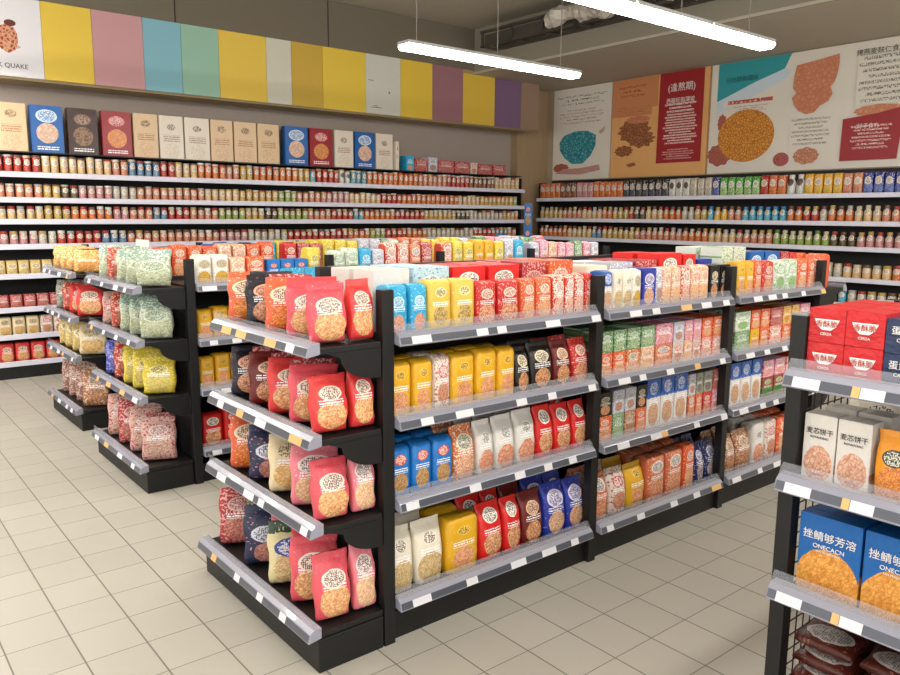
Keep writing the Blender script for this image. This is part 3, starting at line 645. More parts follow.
# ------------------------------------------------------------------ wall shelving, right (faces -X)
RZ = [1.90, 1.59, 1.31, .965, .68, .40, .14]
t = thing('wall_shelving', 'long black shelving with white price rails under the posters, right wall', 'shelving', (9.1, 5.5, 0))
mb = MB(); mb.box(9.26, 9.295, 1.5, 8.80, 0, 2.19); mb.build('back_panel', blackm, t)
for y in (1.5, 8.77):
    mb = MB(); mb.box(8.97, 9.26, y, y+.03, 0, 2.15); mb.build('side_panel', blackm, t)
mb = MB(); mb.box(8.93, 9.26, 1.53, 8.77, 0, .115); mb.build('base', blackm, t)
for z in RZ:
    mb = MB(); mb.box(8.93, 9.258, 1.53, 8.77, z-.022, z); s = mb.build('shelf', shelfm, t)
    rail(s, (8.93, 8.80), (8.93, 1.5), (-1, 0), z, style='white')
T = [('orange', 4), ('brown', 3), ('pink', 3), ('orange', 5), ('black', 7), ('white', 3), ('pale', 3), ('navy', 1), ('lime', 5), ('red', 1), ('orange', 2), ('white', 2), ('yellow', 4), ('peach', 2), ('navy', 5)]
row = run_row(T, 0, 5.35, .1095)
for i, (c, s) in enumerate(row):
    k = 'bottle' if c == 'white' and s > 3 else 'brick'
    prod(k, 'jar_'+c, (9.0, 8.72-s, RZ[0]+.0005), .1, .238*rl.uniform(.97, 1.03), .085, '%s tall %s, %s from the corner on the top shelf of the right wall' % (DES['jar_'+c][1], 'bottle' if k == 'bottle' else 'pack', ordn(i+1)), 'bottle' if k == 'bottle' else 'snack pack', 'tall packs on the top shelf of the right wall', rz=-math.pi/2, lid='white' if k == 'bottle' else None)
R2 = [('gold', 5), ('peach', 4), ('cream', 4), ('orange', 2), ('gold', 3), ('red', 1), ('dark', 2), ('cream', 3), ('orange', 3), ('pale', 2), ('gold', 2), ('cyan', 1), ('yellow', 2), ('peach', 2), ('cyan', 6), ('orange', 2), ('red', 2), ('pale', 1), ('orange', 3), ('cream', 3)]
R3 = [('orange', 6), ('cream', 5), ('blue', 2), ('gold', 6), ('peach', 8), ('orange', 4), ('cream', 4), ('peach', 5), ('green', 7), ('dark', 3), ('pink', 5)]
R4 = [('red', 1), ('orange', 6), ('pale', 5), ('cream', 5)]
R5 = [('red', 3), ('brown', 3), ('cyan', 1), ('pale', 5)]
for ri, (runs, y0, p, h) in enumerate(((R2, 8.72, .097, .185), (R3, 8.72, .098, .178), (R4, 5.2, .105, .165), (R5, 4.6, .105, .16))):
    row = run_row(runs, 0, y0-3.32, p); kd = 'bottle' if ri < 2 else 'jar'
    for i, (c, s) in enumerate(row):
        prod(kd, 'jar_'+c, (8.99, y0-s, RZ[ri+1]+.0005), p*.86, h*rl.uniform(.95, 1.04), p*.86, '%s %s, %s from the left on the %s shelf of the right wall' % (DES['jar_'+c][1], kd, ordn(i+1), SH[ri+1]), kd, '%ss on the %s shelf of the right wall' % (kd, SH[ri+1]), rz=-math.pi/2,
             lid='blue' if c == 'cyan' else rl.choice(['pale', 'gold', 'brown', 'red', 'silver'] if c != 'green' else ['green', 'pale']))
# blue packs in the corner
for k in range(5):
    prod('box', 'cyan' if k == 2 else 'blue', (8.66, 8.72, .001+.366*k), .13, .364, .13, '%s narrow blue pack in the corner stack beside the wooden column' % ['lowest', 'second lowest', 'middle', 'second highest', 'topmost'][k], 'pack', 'stack of blue packs in the corner', rz=-math.pi/4)

# ------------------------------------------------------------------ gondolas
def side_gusset(mb, X0, X1, y, z, flip=1):
    """bracket under an end shelf: long at the post (X1), thin at the front (X0)"""
    d = X1-X0; pts = [(X0+.01, z-.022), (X1, z-.022), (X1, z-.13)]
    for k in range(9):
        a = math.pi/2*k/8; pts.append((X1-.02-(d*.62)*math.sin(a), z-.045-.085*math.cos(a)))
    mb.prism(pts, lambda a, b_, t_: (a, t_, b_), y-.006, y+.006)
def end_unit(label, Xf, Xp, y0, y1, zs, base_h=.13, yl=None):
    t = thing('end_display_rack', label, 'display rack', ((Xf+Xp)/2, (y0+y1)/2, 0), 'end display racks of the islands')
    sgn = -1 if Xp > Xf else 1
    xa, xb = min(Xf, Xp), max(Xf, Xp)
    mb = MB(); mb.box(xa, xb, y0, y1, 0, base_h); mb.build('base', blackm, t, bevel=.004)
    yb = y1
    for k_, z in enumerate([base_h+.025]+list(zs)):
        y1 = yl[k_-1] if (yl and k_) else yb
        XF = Xf-sgn*(.032 if k_ else .015)
        mb = MB(); mb.box(min(XF, Xp), max(XF, Xp), y0+.004, y1-.004, z-.022, z); s = mb.build('shelf', shelfm, t, bevel=.002)
        rail(s, (XF, y1-.004), (XF, y0+.004), (sgn, 0), z, tags(4, 1, .25), 'end')
        if z > base_h+.1:
            for y in (y0+.01, y1-.01):
                mb = MB(); X0, X1 = Xf-sgn*.05, Xp
                if sgn < 0: side_gusset(mb, X0, X1, y, z)
                else:
                    d = X0-X1; pts = [(X0-.01, z-.022), (X1, z-.022), (X1, z-.13)]+[(X1+.02+d*.62*math.sin(math.pi/2*k/8), z-.045-.085*math.cos(math.pi/2*k/8)) for k in range(9)]
                    mb.prism(pts, lambda a, b_, t_: (a, t_, b_), y-.006, y+.006)
                mb.build('bracket', blackm, s)
    return t
def gondola(label, posts, y0, y1, zs, htop=1.38, spine=1.43, base_h=.115, back=True):
    t = thing('gondola_shelving', label, 'shelving', ((posts[0]+posts[-1])/2, (y0+y1)/2, 0), 'island shelving units')
    ym = (y0+y1)/2+.03; w = .025
    for x in posts:
        for y, n in ((y0, 0), (y1, 1)):
            mb = MB(); mb.box(x-w, x+w, y-.025, y+.02, 0, htop); mb.build('post', blackm, t, bevel=.002)
    mb = MB(); mb.box(posts[0]+.03, posts[-1]-.03, ym-.02, ym+.02, 0, spine); mb.build('spine_panel', darkm, t)
    for x in (posts[0], posts[-1]):
        mb = MB(); mb.box(x-.012, x+.012, y0+.03, y1-.025, .02, htop-.16); mb.build('end_panel', blackm, t)
    for a, c in zip(posts, posts[1:]):
        mb = MB(); mb.box(a+w, c-w, y0, y1, .0, base_h); mb.build('base', blackm, t)
        for z in zs:
            mb = MB(); mb.box(a+w+.002, c-w-.002, y0-.004, ym-.021, z-.024, z); s = mb.build('shelf', shelfm, t)
            rail(s, (a+w+.004, y0-.004), (c-w-.004, y0-.004), (0, -1), z, tags(5, 1))
            if back:
                mb = MB(); mb.box(a+w+.002, c-w-.002, ym+.021, y1+.004, z-.024, z); s = mb.build('shelf', shelfm, t)
                rail(s, (a+w+.004, y1+.004), (c-w-.004, y1+.004), (0, 1), z)
    return t
G1P = [1.577, 2.755, 3.865, 4.905]; G1Z = [1.203, .885, .565, .165]
gondola('near island shelving with the red and yellow packs, facing the camera', G1P, 2.315, 3.33, G1Z)
EZ1 = [1.195, .87, .545]
end_unit('nearest end display of big pink and red bags, left of near island', 1.265, 1.546, 2.29, 3.34, EZ1, yl=[3.13, 3.19, 3.25])
end_unit('far end display at the right end of the near island', 5.23, 4.93, 2.29, 3.34, EZ1)
G2P = [1.69, 2.64, 3.59, 4.54, 5.49]; G2Z = [1.215, .885, .58, .20]
gondola('middle island shelving behind the near island', G2P, 4.53, 5.56, G2Z, spine=1.24)
end_unit('end display of green, yellow and speckled bags on middle island', 1.38, 1.66, 4.52, 5.56, [1.215, .905, .57])
G3P = [1.76, 2.75, 3.75, 4.75]; G3Z = [1.2, .87, .56, .2]
gondola('far island shelving before the left wall', G3P, 6.2, 7.08, G3Z, spine=1.22)
end_unit('end display of amber, red and maroon bags on far island', 1.43, 1.73, 6.18, 7.1, [1.19, .86, .56])

# ---- near island front products: (design, x0, x1, height, shape)
def lay(rows, y, z, bay, shelf, isl, depth=.1, back=1, dyr=.12, kindmap=None, prefix='', hs=1.0):
    for i, it in enumerate(rows):
        d, a, c, h, k = it
        for r in range(back+1):
            kn = {'pouch': 'bag', 'pillow': 'bag', 'brick': 'pack', 'box': 'box'}[k]; lab = '%s %s, %s from left on the %s shelf, %s' % (DES[d][1], kn, ordn(i+1), shelf, bay)
            if r: lab = '%s %s behind the %s from left, %s shelf, %s' % (DES[d][1], kn, ordn(i+1), shelf, bay)
            prod(k, d, ((a+c)/2, y+depth/2+r*dyr, z+.0005), (c-a)*.965, h*(1 if r == 0 else .97), depth, lab, 'snack pack' if k != 'box' else 'box', 'packs on the %s' % isl, rz=rl.uniform(-.04, .04) if k != 'box' else 0)
Y1 = 2.338
NI = 'near island left bay'; NM = 'near island middle bay'; NR = 'near island right bay'
lay([('cyan', 1.61, 1.705, .185, 'brick'), ('cyan', 1.71, 1.797, .185, 'brick'), ('yellow', 1.80, 1.918, .195, 'brick'), ('yellow', 1.922, 2.04, .195, 'brick'), ('red', 2.045, 2.158, .178, 'brick'), ('red', 2.163, 2.29, .178, 'brick'),
     ('orange', 2.295, 2.386, .178, 'brick'), ('orange', 2.39, 2.487, .178, 'brick'), ('red_and_white', 2.49, 2.568, .185, 'brick'), ('red_and_white', 2.572, 2.632, .185, 'brick'), ('red_and_white', 2.636, 2.698, .185, 'brick'), ('red', 2.70, 2.76, .185, 'brick')], Y1, G1Z[0], NI, 'top', 'near island', back=0)
# second row of the top shelf, taller
for bay, items in ((NI, [('white', 1.62, 1.80, .235), ('pale_blue', 1.81, 2.00, .238), ('bright_red', 2.01, 2.20, .232), ('bright_red', 2.21, 2.40, .232), ('crimson', 2.41, 2.57, .238), ('orange', 2.58, 2.75, .24)]),
                   (NM, [('cream', 2.84, 3.0, .205), ('silver', 3.01, 3.2, .215), ('crimson', 3.21, 3.40, .22), ('bright_red', 3.41, 3.62, .25), ('bright_red', 3.63, 3.75, .24), ('dark_blue', 3.76, 3.91, .21)]),
                   (NR, [('green_and_white', 4.0, 4.12, .27), ('green_and_white', 4.13, 4.26, .27), ('royal_blue', 4.30, 4.47, .235), ('royal_blue', 4.48, 4.66, .235), ('crimson', 4.67, 4.775, .23), ('red', 4.78, 4.88, .22)])):
    for i, (d, a, c, h) in enumerate(items):
        for r in (0, 1):
            if r and d in ('royal_blue',): continue
            prod('box', d, ((a+c)/2, 2.53+.17*r, G1Z[0]+.0005), (c-a)*.96, h-.004*r, .14, '%s box, %s from left, %s row, top shelf, %s' % (DES[d][1], ordn(i+1), ['second', 'third'][r], bay), 'box', 'boxes in the back rows of the near island')
lay([('golden_yellow', 1.61, 1.722, .21, 'brick'), ('golden_yellow', 1.726, 1.825, .21, 'brick'), ('white_and_red', 1.83, 1.913, .215, 'brick'), ('golden_yellow', 1.917, 2.044, .21, 'brick'), ('golden_yellow', 2.048, 2.166, .215, 'brick'), ('golden_yellow', 2.17, 2.272, .21, 'brick'),
     ('black', 2.277, 2.366, .20, 'pouch'), ('black', 2.371, 2.512, .21, 'pouch'), ('dark_red', 2.518, 2.632, .205, 'pouch'), ('red', 2.636, 2.755, .205, 'pouch')], Y1, G1Z[1], NI, 'second', 'near island')
lay([('blue', 1.61, 1.718, .20, 'brick'), ('blue', 1.722, 1.822, .20, 'brick'), ('blue', 1.826, 1.93, .20, 'brick'), ('orange_and_white', 1.935, 2.057, .225, 'pouch'), ('white', 2.062, 2.162, .225, 'pouch'), ('white', 2.166, 2.286, .23, 'pouch'), ('white', 2.29, 2.413, .235, 'pouch'),
     ('bright_red', 2.42, 2.528, .235, 'pouch'), ('bright_red', 2.532, 2.65, .225, 'pouch'), ('bright_red', 2.655, 2.757, .225, 'pouch')], Y1, G1Z[2], NI, 'third', 'near island')
lay([('cream', 1.615, 1.738, .26, 'pouch'), ('cream', 1.745, 1.89, .26, 'pouch'), ('golden_yellow', 1.90, 2.077, .235, 'brick'), ('bright_red', 2.085, 2.225, .25, 'pouch'), ('bright_red', 2.23, 2.335, .245, 'pouch'), ('dark_red', 2.34, 2.475, .245, 'pouch'), ('dark_blue', 2.487, 2.63, .25, 'pouch'), ('dark_blue', 2.635, 2.757, .245, 'pouch')], Y1, G1Z[3], NI, 'bottom', 'near island', depth=.11, dyr=.13)
lay([('blue_and_white', 2.825, 2.90, .19, 'brick'), ('cream', 2.905, 2.975, .19, 'brick'), ('cream', 2.978, 3.048, .19, 'brick'), ('white_and_yellow', 3.05, 3.118, .19, 'brick'), ('dark_blue', 3.122, 3.23, .19, 'box'), ('silver', 3.233, 3.29, .19, 'brick'), ('pale_peach', 3.294, 3.366, .19, 'brick'), ('pale_peach', 3.37, 3.45, .19, 'brick'),
     ('red_and_white', 3.453, 3.536, .19, 'brick'), ('pale_peach', 3.54, 3.617, .19, 'brick'), ('pale_peach', 3.62, 3.70, .19, 'brick'), ('black', 3.705, 3.80, .185, 'box'), ('black', 3.804, 3.90, .185, 'box')], Y1, G1Z[0], NM, 'top', 'near island', back=0)
def twostack(items, z, h1, h2, bay, shelf, isl, y=Y1, back=1):
    for i, (d1, d2, a, c) in enumerate(items):
        for r in range(back+1):
            for lv, d, zz, h in ((0, d1, z+.0005, h1), (1, d2, z+.0015+h1, h2)):
                lab = '%s %s box %s%s from left, %s shelf, %s' % (['lower', 'upper'][lv], DES[d][1], '' if not r else 'behind the ', ordn(i+1), shelf, bay)
                prod('box', d, ((a+c)/2, y+.055+r*.13, zz), (c-a)*.96, h, .11, lab, 'box', 'stacked boxes on the %s' % isl)
twostack([('orange', 'green', 2.82, 2.914), ('orange', 'green', 2.918, 3.015), ('orange_and_white', 'green', 3.02, 3.125), ('pale_peach', 'green', 3.13, 3.243), ('salmon', 'pink', 3.247, 3.397), ('white_and_red', 'silver', 3.40, 3.496), ('pale_peach', 'pink', 3.50, 3.575), ('white_and_red', 'pink', 3.58, 3.652), ('red_and_white', 'orange', 3.658, 3.758), ('red_and_white', 'orange', 3.762, 3.868)], G1Z[1], .115, .105, NM, 'second', 'near island')
twostack([('orange', 'black', 2.82, 2.929), ('green', 'silver', 2.933, 3.02), ('brown', 'silver', 3.025, 3.112), ('orange', 'black', 3.116, 3.20), ('salmon', 'silver', 3.567, 3.63), ('orange', 'olive_grey', 3.635, 3.70), ('red', 'olive_grey', 3.704, 3.79), ('pink', 'crimson', 3.794, 3.874)], G1Z[2], .125, .115, NM, 'third', 'near island')
for i, (a, c) in enumerate(((3.205, 3.322), (3.326, 3.44), (3.444, 3.56))):
    for r in (0, 1): prod('box', 'blue_and_white', ((a+c)/2, Y1+.055+.13*r, G1Z[2]+.0005), .112, .26, .1, 'tall blue and white box, %s of three%s, near island middle bay' % (ordn(i+1), ', back row' if r else ''), 'box', 'tall blue and white boxes on the near island')
lay([('salmon', 2.82, 2.94, .225, 'pouch'), ('white_and_red', 2.945, 3.08, .23, 'pouch'), ('golden_yellow', 3.086, 3.238, .225, 'pouch'), ('salmon', 3.243, 3.40, .235, 'brick'), ('salmon', 3.404, 3.558, .24, 'brick'), ('orange', 3.562, 3.668, .245, 'brick'), ('navy', 3.674, 3.777, .225, 'pouch'), ('navy', 3.78, 3.893, .23, 'pouch')], Y1, G1Z[3], NM, 'bottom', 'near island', depth=.11, dyr=.13)
lay([('golden_yellow', 3.985, 4.07, .195, 'brick'), ('golden_yellow', 4.074, 4.16, .195, 'brick'), ('orange', 4.164, 4.245, .195, 'brick'), ('red', 4.25, 4.385, .19, 'brick'), ('green_and_white', 4.39, 4.525, .19, 'brick'), ('green_and_white', 4.53, 4.668, .19, 'brick'), ('orange', 4.672, 4.793, .19, 'brick'), ('orange', 4.797, 4.888, .19, 'brick')], Y1, G1Z[0], NR, 'top', 'near island', back=0)
twostack([('green', 'green_and_white', 3.985, 4.15), ('golden_yellow', 'orange', 4.155, 4.255), ('orange', 'orange', 4.26, 4.365), ('red_and_white', 'crimson', 4.37, 4.515), ('orange', 'amber', 4.52, 4.62), ('salmon', 'amber', 4.625, 4.72), ('pink', 'pink', 4.725, 4.86)], G1Z[1], .115, .11, NR, 'second', 'near island')
twostack([('green_and_red', 'pink', 4.33, 4.459), ('green_and_red', 'pink', 4.463, 4.594), ('green_and_red', 'red_and_white', 4.598, 4.72), ('green_and_red', 'orange', 4.725, 4.86)], G1Z[2], .125, .1, NR, 'third', 'near island')
for i, (a, c) in enumerate(((3.985, 4.09), (4.095, 4.205), (4.21, 4.323))):
    for r in (0, 1): prod('box', 'blue_and_white', ((a+c)/2, Y1+.055+.13*r, G1Z[2]+.0005), .108, .25, .1, 'tall blue and white box, %s of three%s, near island right bay' % (ordn(i+1), ', back row' if r else ''), 'box', 'tall blue and white boxes on the near island')
lay([('brown', 3.985, 4.095, .215, 'pouch'), ('brown', 4.10, 4.27, .225, 'pouch'), ('white', 4.277, 4.41, .25, 'brick'), ('white_and_red', 4.417, 4.555, .245, 'brick'), ('orange', 4.56, 4.725, .24, 'brick'), ('orange', 4.73, 4.86, .24, 'brick')], Y1, G1Z[3], NR, 'bottom', 'near island', depth=.11, dyr=.13)
# back side top shelf of near island, left end seen over the bags
for i, (d, x) in enumerate((('cyan', 1.68), ('cyan', 1.80), ('silver', 1.93), ('silver', 2.07))):
    prod('pouch', d, (x, 3.22, G1Z[0]+.0005), .115, .2, .09, '%s bag, %s from left on the rear top shelf of near island' % (DES[d][1], ordn(i+1)), 'snack bag', 'bags on the rear of the near island', rz=math.pi)
# far end rack products
for i, (d, y) in enumerate((('orange', 2.40), ('orange', 2.55), ('coral', 2.7), ('coral', 2.85), ('coral', 3.0))):
    prod('brick', d, (5.03, y, 1.1955), .13, .22, .1, '%s pack, %s from the camera side on the far end display' % (DES[d][1], ordn(i+1)), 'snack pack', 'packs on the far end display', rz=math.pi/2)

# ---- end display bags
F = -.45
SW = ['top', 'second', 'third', 'bottom']
def bags(rows, label, zs, group):
    """rows: per shelf (front bags, back bag designs); back bags stand in the gaps right behind the front ones"""
    for si, ((items, backs), z) in enumerate(zip(rows, zs)):
        for i, (d, x, y, w, h, dep, rz) in enumerate(items):
            prod('pillow', d, (x, y, z+.008), w, h, dep*.88, '%s bag, %s from left on the %s shelf of %s' % (DES[d][1], ordn(i+1), SW[si], label), 'snack bag', group, rz=rz, tilt=-.12)
        for i, d in enumerate(backs):
            _, x, y, w, h, dep, rz = items[i]
            prod('pillow', d, (x+.035, y+.068, z+.008), w*(.80 if i == 0 else .88), h*(.9 if i == 0 else 1.03), .032, '%s bag behind the %s from left, %s shelf of %s' % (DES[d][1], ordn(i+1), SW[si], label), 'snack bag', group, rz=F, tilt=-.12)
def rowof(ds, xs, ys, w, h, dep=.098): return [(d, x, y, w, h, dep, F) for d, x, y in zip(ds, [xs]*9, ys)]
YS = [3.04, 2.86, 2.68]
def pair(d4, d5, h4, h5, x=1.370): return [(d4, x-.004, 2.362, .139, h4, .10, -.14), (d5, 1.497, 2.352, .098, h5, .085, -.05)]
R1 = [
 (rowof(['coral', 'black_floral', 'coral', 'pink_pasta'], 1.392, [3.02, 2.848, 2.676, 2.504], .2, .205)+pair('pink_pasta', 'scarlet_pasta', .205, .215), ['black_floral', 'black_floral', 'crimson', 'scarlet_pasta']),
 (rowof(['black_floral', 'dark_red', 'scarlet_pasta', 'pink_pasta'], 1.392, [3.03, 2.857, 2.684, 2.51], .19, .215)+pair('scarlet_pasta', 'scarlet_pasta', .205, .215), ['black', 'crimson', 'crimson', 'crimson']),
 (rowof(['coral', 'navy_and_pink', 'cream_pasta', 'light_pink'], 1.392, [3.07, 2.885, 2.70, 2.515], .19, .228)+pair('pink_pasta', 'light_pink', .218, .225), ['coral', 'light_pink', 'light_pink', 'light_pink']),
 (rowof(['crimson', 'navy_and_pink', 'cream_and_navy', 'pink_pasta'], 1.382, [3.2, 2.94, 2.71, 2.52], .19, .25)+pair('pink_pasta', 'light_pink', .245, .25), ['navy', 'green', 'light_pink', 'pink_pasta'])]
bags(R1, 'nearest end display', [1.195, .87, .545, .155], 'bags on the nearest end display')
def simple(fr, bk, x, ya, yb, w, h): 
    n = len(fr); return ([(d, x, ya+(yb-ya)*i/(n-1), w, h*rl.uniform(.95, 1.05), .1, F+rl.uniform(-.02, .02)) for i, d in enumerate(fr)], bk)
bags([simple(['pale_green', 'red_stripe', 'pale_green', 'pale_green', 'pale_green'], ['pale_green']*5, 1.515, 5.38, 4.62, .2, .205), simple(['speckled_pink', 'red_stripe', 'pale_green', 'pale_green', 'pale_green'], ['speckled_pink', 'olive_grey', 'pale_green', 'pale_green', 'pale_green'], 1.515, 5.38, 4.62, .19, .225),
      simple(['violet_blue', 'red_stripe', 'lemon', 'lemon', 'lemon'], ['violet_blue', 'violet_blue', 'lemon', 'lemon', 'lemon'], 1.515, 5.38, 4.62, .19, .225), simple(['speckled_pink', 'crimson', 'speckled_pink', 'speckled_pink'], ['crimson', 'speckled_pink', 'speckled_pink', 'crimson'], 1.50, 5.34, 4.64, .2, .27)],
     'middle island end display', [1.215, .905, .57, .155], 'bags on the middle end display')
bags([simple(['amber', 'amber', 'amber', 'amber'], ['amber', 'amber', 'amber', 'dark_red'], 1.575, 6.93, 6.29, .2, .175), simple(['olive_grey', 'red_stripe', 'scarlet_pasta', 'scarlet_pasta'], ['olive_grey', 'olive_grey', 'crimson', 'crimson'], 1.575, 6.93, 6.29, .2, .225),
      simple(['straw', 'straw', 'straw', 'cream_pasta'], ['straw', 'straw', 'straw', 'straw'], 1.575, 6.93, 6.29, .2, .24), simple(['maroon_speckle', 'maroon_speckle', 'maroon_speckle', 'brown'], ['brown', 'maroon_speckle', 'maroon_speckle', 'brown'], 1.575, 6.93, 6.29, .2, .27)],
     'far island end display', [1.19, .86, .56, .155], 'bags on the far end display')
# small sign on middle island
t = thing('shelf_sign', 'small white card sign standing behind the pale green bags', 'sign', (1.65, 5.3, 1.215))
mb = MB(); mb.box(1.650, 1.654, 5.10, 5.36, 1.42, 1.475); mb.build('card', [plain('card_white', 'd8dcd8', .5)], t)
mb = MB(); mb.box(1.6545, 1.659, 5.22, 5.24, 1.2155, 1.46); mb.build('stem', darkm, t)

# ---- middle island products
MI = 'middle island'
def gon_row(items, y, z, what, isl, rz=0.0):
    for i, (d, a, c, h, k) in enumerate(items):
        prod(k, d, ((a+c)/2, y, z+.0005), (c-a)*.96, h, .12, '%s %s, %s from left, %s' % (DES[d][1], 'box' if k == 'box' else 'pack', ordn(i+1), what), 'snack pack', 'packs on the %s' % isl, rz=rz)
def seqrow(ds, x0, x1, posts, hs, w=.105, k='brick'):
    out = []; x = x0; i = 0
    while x+w < x1:
        if any(abs((x+w/2)-p) < w/2+.035 for p in posts): x += .01; continue
        f = (x-x0)/(x1-x0); d = ds[int(f*len(ds))]; h = hs[int(f*len(hs))]*(.95+.1*((i*37) % 10)/10)
        out.append((d, x, x+w, h, k)); x += w+.003; i += 1
    return out
front = [('white_and_yellow', 1.745, 1.85, .185, 'brick'), ('white_and_yellow', 1.854, 1.96, .185, 'brick'), ('pale_peach', 1.965, 2.07, .165, 'brick'), ('orange', 2.075, 2.20, .165, 'brick'), ('blue', 2.21, 2.30, .14, 'box'), ('blue', 2.303, 2.40, .14, 'box'), ('blue', 2.403, 2.5, .14, 'box'), ('lemon', 2.505, 2.60, .215, 'brick')]
front += seqrow(['green_and_white', 'cyan', 'silver', 'red_and_white', 'salmon', 'crimson', 'red_and_white', 'lemon', 'lemon', 'golden_yellow', 'lemon', 'silver', 'cyan', 'silver', 'pink', 'pale_peach', 'pink', 'green', 'pink', 'silver'], 2.69, 5.45, G2P, [.2, .225, .22, .24, .235, .22, .21, .21])
gon_row(front, 4.62, G2Z[0], 'front of the middle island top shelf', MI)
gon_row(seqrow(['orange', 'orange', 'pale_peach', 'orange', 'red', 'crimson', 'lemon', 'lemon', 'silver', 'green_and_white', 'salmon', 'yellow', 'lemon', 'silver', 'green', 'pink', 'silver', 'green', 'pink'], 1.74, 5.45, G2P, [.215, .22, .235, .235, .24, .235]), 5.3, G2Z[0], 'rear of the middle island top shelf', MI)
for z, d, nm, h in ((G2Z[1], 'golden_yellow', 'second', .19), (G2Z[2], 'golden_yellow', 'third', .2), (G2Z[3], 'bright_red', 'bottom', .22)):
    gon_row(seqrow([d], 1.74, 2.62, G2P, [h], w=.1 if d != 'bright_red' else .14), 4.62, z, '%s shelf of the middle island' % nm, MI)
gon_row(seqrow(['salmon', 'pink', 'white_and_red', 'blue_and_white', 'navy', 'cyan', 'lemon', 'lemon', 'silver', 'red_and_white', 'silver', 'green', 'pink', 'silver'], 1.82, 4.72, G3P, [.18, .2, .21, .2, .21]), 6.3, G3Z[0], 'front of the far island top shelf', 'far island')

# ------------------------------------------------------------------ foreground rack (right edge)
t = thing('display_rack', 'foreground four-post black rack with wire mesh side at right edge', 'display rack', (2.37, .57, 0))
FX, BXX, FY, NY = 2.125, 2.66, 1.075, .06
for x, y in ((FX, FY), (FX, NY), (BXX, FY), (BXX, NY)):
    mb = MB(); mb.box(x, x+.045, y-.045, y, 0, 1.375); mb.box(x-.001, x+.046, y-.046, y+.001, 1.375, 1.382, 1); mb.build('post', [blackm, plain('grey_cap', '8a8a86', .5)], t, bevel=.002)
mb = MB(); mb.box(FX+.045, BXX, FY-.035, FY-.01, 1.355, 1.38); mb.build('top_rail', plain('grey_top_rail', '6a6c6a', .4), t)
mb = MB()
for k in range(1, 11): x = FX+.045+(BXX-FX-.045)*k/11; mb.tube((x, FY-.022, .12), (x, FY-.022, 1.355), .0022, 6)
for k in range(26): z = .13+.048*k; mb.tube((FX+.04, FY-.022, z), (BXX+.005, FY-.022, z), .0022, 6)
mb.build('wire_mesh', wirem, t)
mb = MB(); mb.box(FX, BXX+.045, NY, FY-.002, 0, .1) if False else mb.box(FX+.045, BXX, NY, FY-.045, 0.02, .12); mb.build('base', blackm, t)
FZ = [1.21, .905, .575, .19]
for k, z in enumerate(FZ):
    mb = MB(); mb.box(FX-.01, BXX, NY, FY-.048, z-.022, z); s = mb.build('shelf', shelfm, t)
    rail(s, (FX-.012, FY-.02), (FX-.012, NY), (-1, 0), z, [(.03, .075, 'w'), (.19, .02, 'o'), (.212, .06, 'w'), (.45, .07, 'w'), (.7, .06, 'w')])
design('rack_red', 'c4161c', logo='c4161c', ink='c4161c', fa='c4161c', fb='b41218', busy=0, txh=0, rough=.3, adj='bright red')
design('rack_navy', '1c2c50', logo='1c2c50', ink='1c2c50', fa='1c2c50', fb='1a2848', busy=0, txh=0, rough=.3, adj='navy blue')
design('rack_white', 'd6d0c8', logo='d6d0c8', ink='d6d0c8', text='d6d0c8', fa='e0b8a0', fb='b87858', fv=.26, fr=.44, fs=5, busy=0, txh=0, rough=.35, adj='white')
design('rack_orange', 'e09018', logo='203838', ink='e8e0c8', fa='e8a040', fb='b04838', lv=.62, lr=.3, fv=.25, fr=.4, busy=0, txh=0, rough=.35, adj='orange')
design('rack_blue', '0f5fa8', logo='0f5fa8', ink='0f5fa8', text='0f5fa8', fa='e8a850', fb='c07828', fv=.14, fr=.52, fs=9, asp=1.15, busy=0, txh=0, rough=.35, adj='deep blue')
design('rack_brown', '4a1c14', logo='b8b0ac', ink='6a5c58', fa='6a2c1c', fb='3a140e', lv=.22, lr=.4, fv=.8, fr=.3, busy=.3, sc='8a5040', adj='dark brown')
xF = FX+.018
def front_text(o, x, y, z, lines):
    for body, size, mat, dz in lines: text(body, size, mat, o, face_m(x-.0015, y, z+dz, 'w'))
boxn = [.979, .878]
for c, yy in enumerate(boxn):
    for lv in (0, 1):
        for r in (0, 1, 2):
            o = prod('box', 'rack_red', (xF+.05+.115*r, yy, FZ[0]+.0005+.0955*lv), .1, .0945, .11, '%s red cube box, %s from the post, %s row, foreground rack' % (['lower', 'upper'][lv], ordn(c+1), ['front', 'second', 'third'][r]), 'box', 'red boxes on the foreground rack', rz=-math.pi/2)
            if r == 0:
                zc = FZ[0]+.0955*lv; X = xF+.05-.055-.001
                mb = MB(); P = [(-.034, .066), (.034, .066), (.026, .047), (.012, .036), (-.012, .036), (-.026, .047)]
                mb.prism(P, lambda a, b_, t_: (t_, yy-a, zc+b_), X-.0012, X); q = MB.build(mb, 'bowl_emblem', inkw); q.parent = o; q.matrix_parent_inverse = parent_mat(o).inverted()
                front_text(o, X-.001, yy, zc, [('香酥脆', .02, inkr, .052), ('CERZA', .010, inkw, .025)])
for c, yy in enumerate((.776, .674, .572)):
    for lv in (0, 1):
        for r in (0, 1):
            o = prod('box', 'rack_navy', (xF+.05+.115*r, yy, FZ[0]+.0005+.0905*lv), .1, .0895, .11, '%s navy box, %s column from the red boxes, %s row, foreground rack' % (['lower', 'upper'][lv], ordn(c+1), ['front', 'second'][r]), 'box', 'navy boxes on the foreground rack', rz=-math.pi/2)
            if r == 0: front_text(o, xF-.006, yy, FZ[0]+.0905*lv, [('蛋黄酥', .024, inkw, .06), ('CAOKE', .013, inkw, .036)])
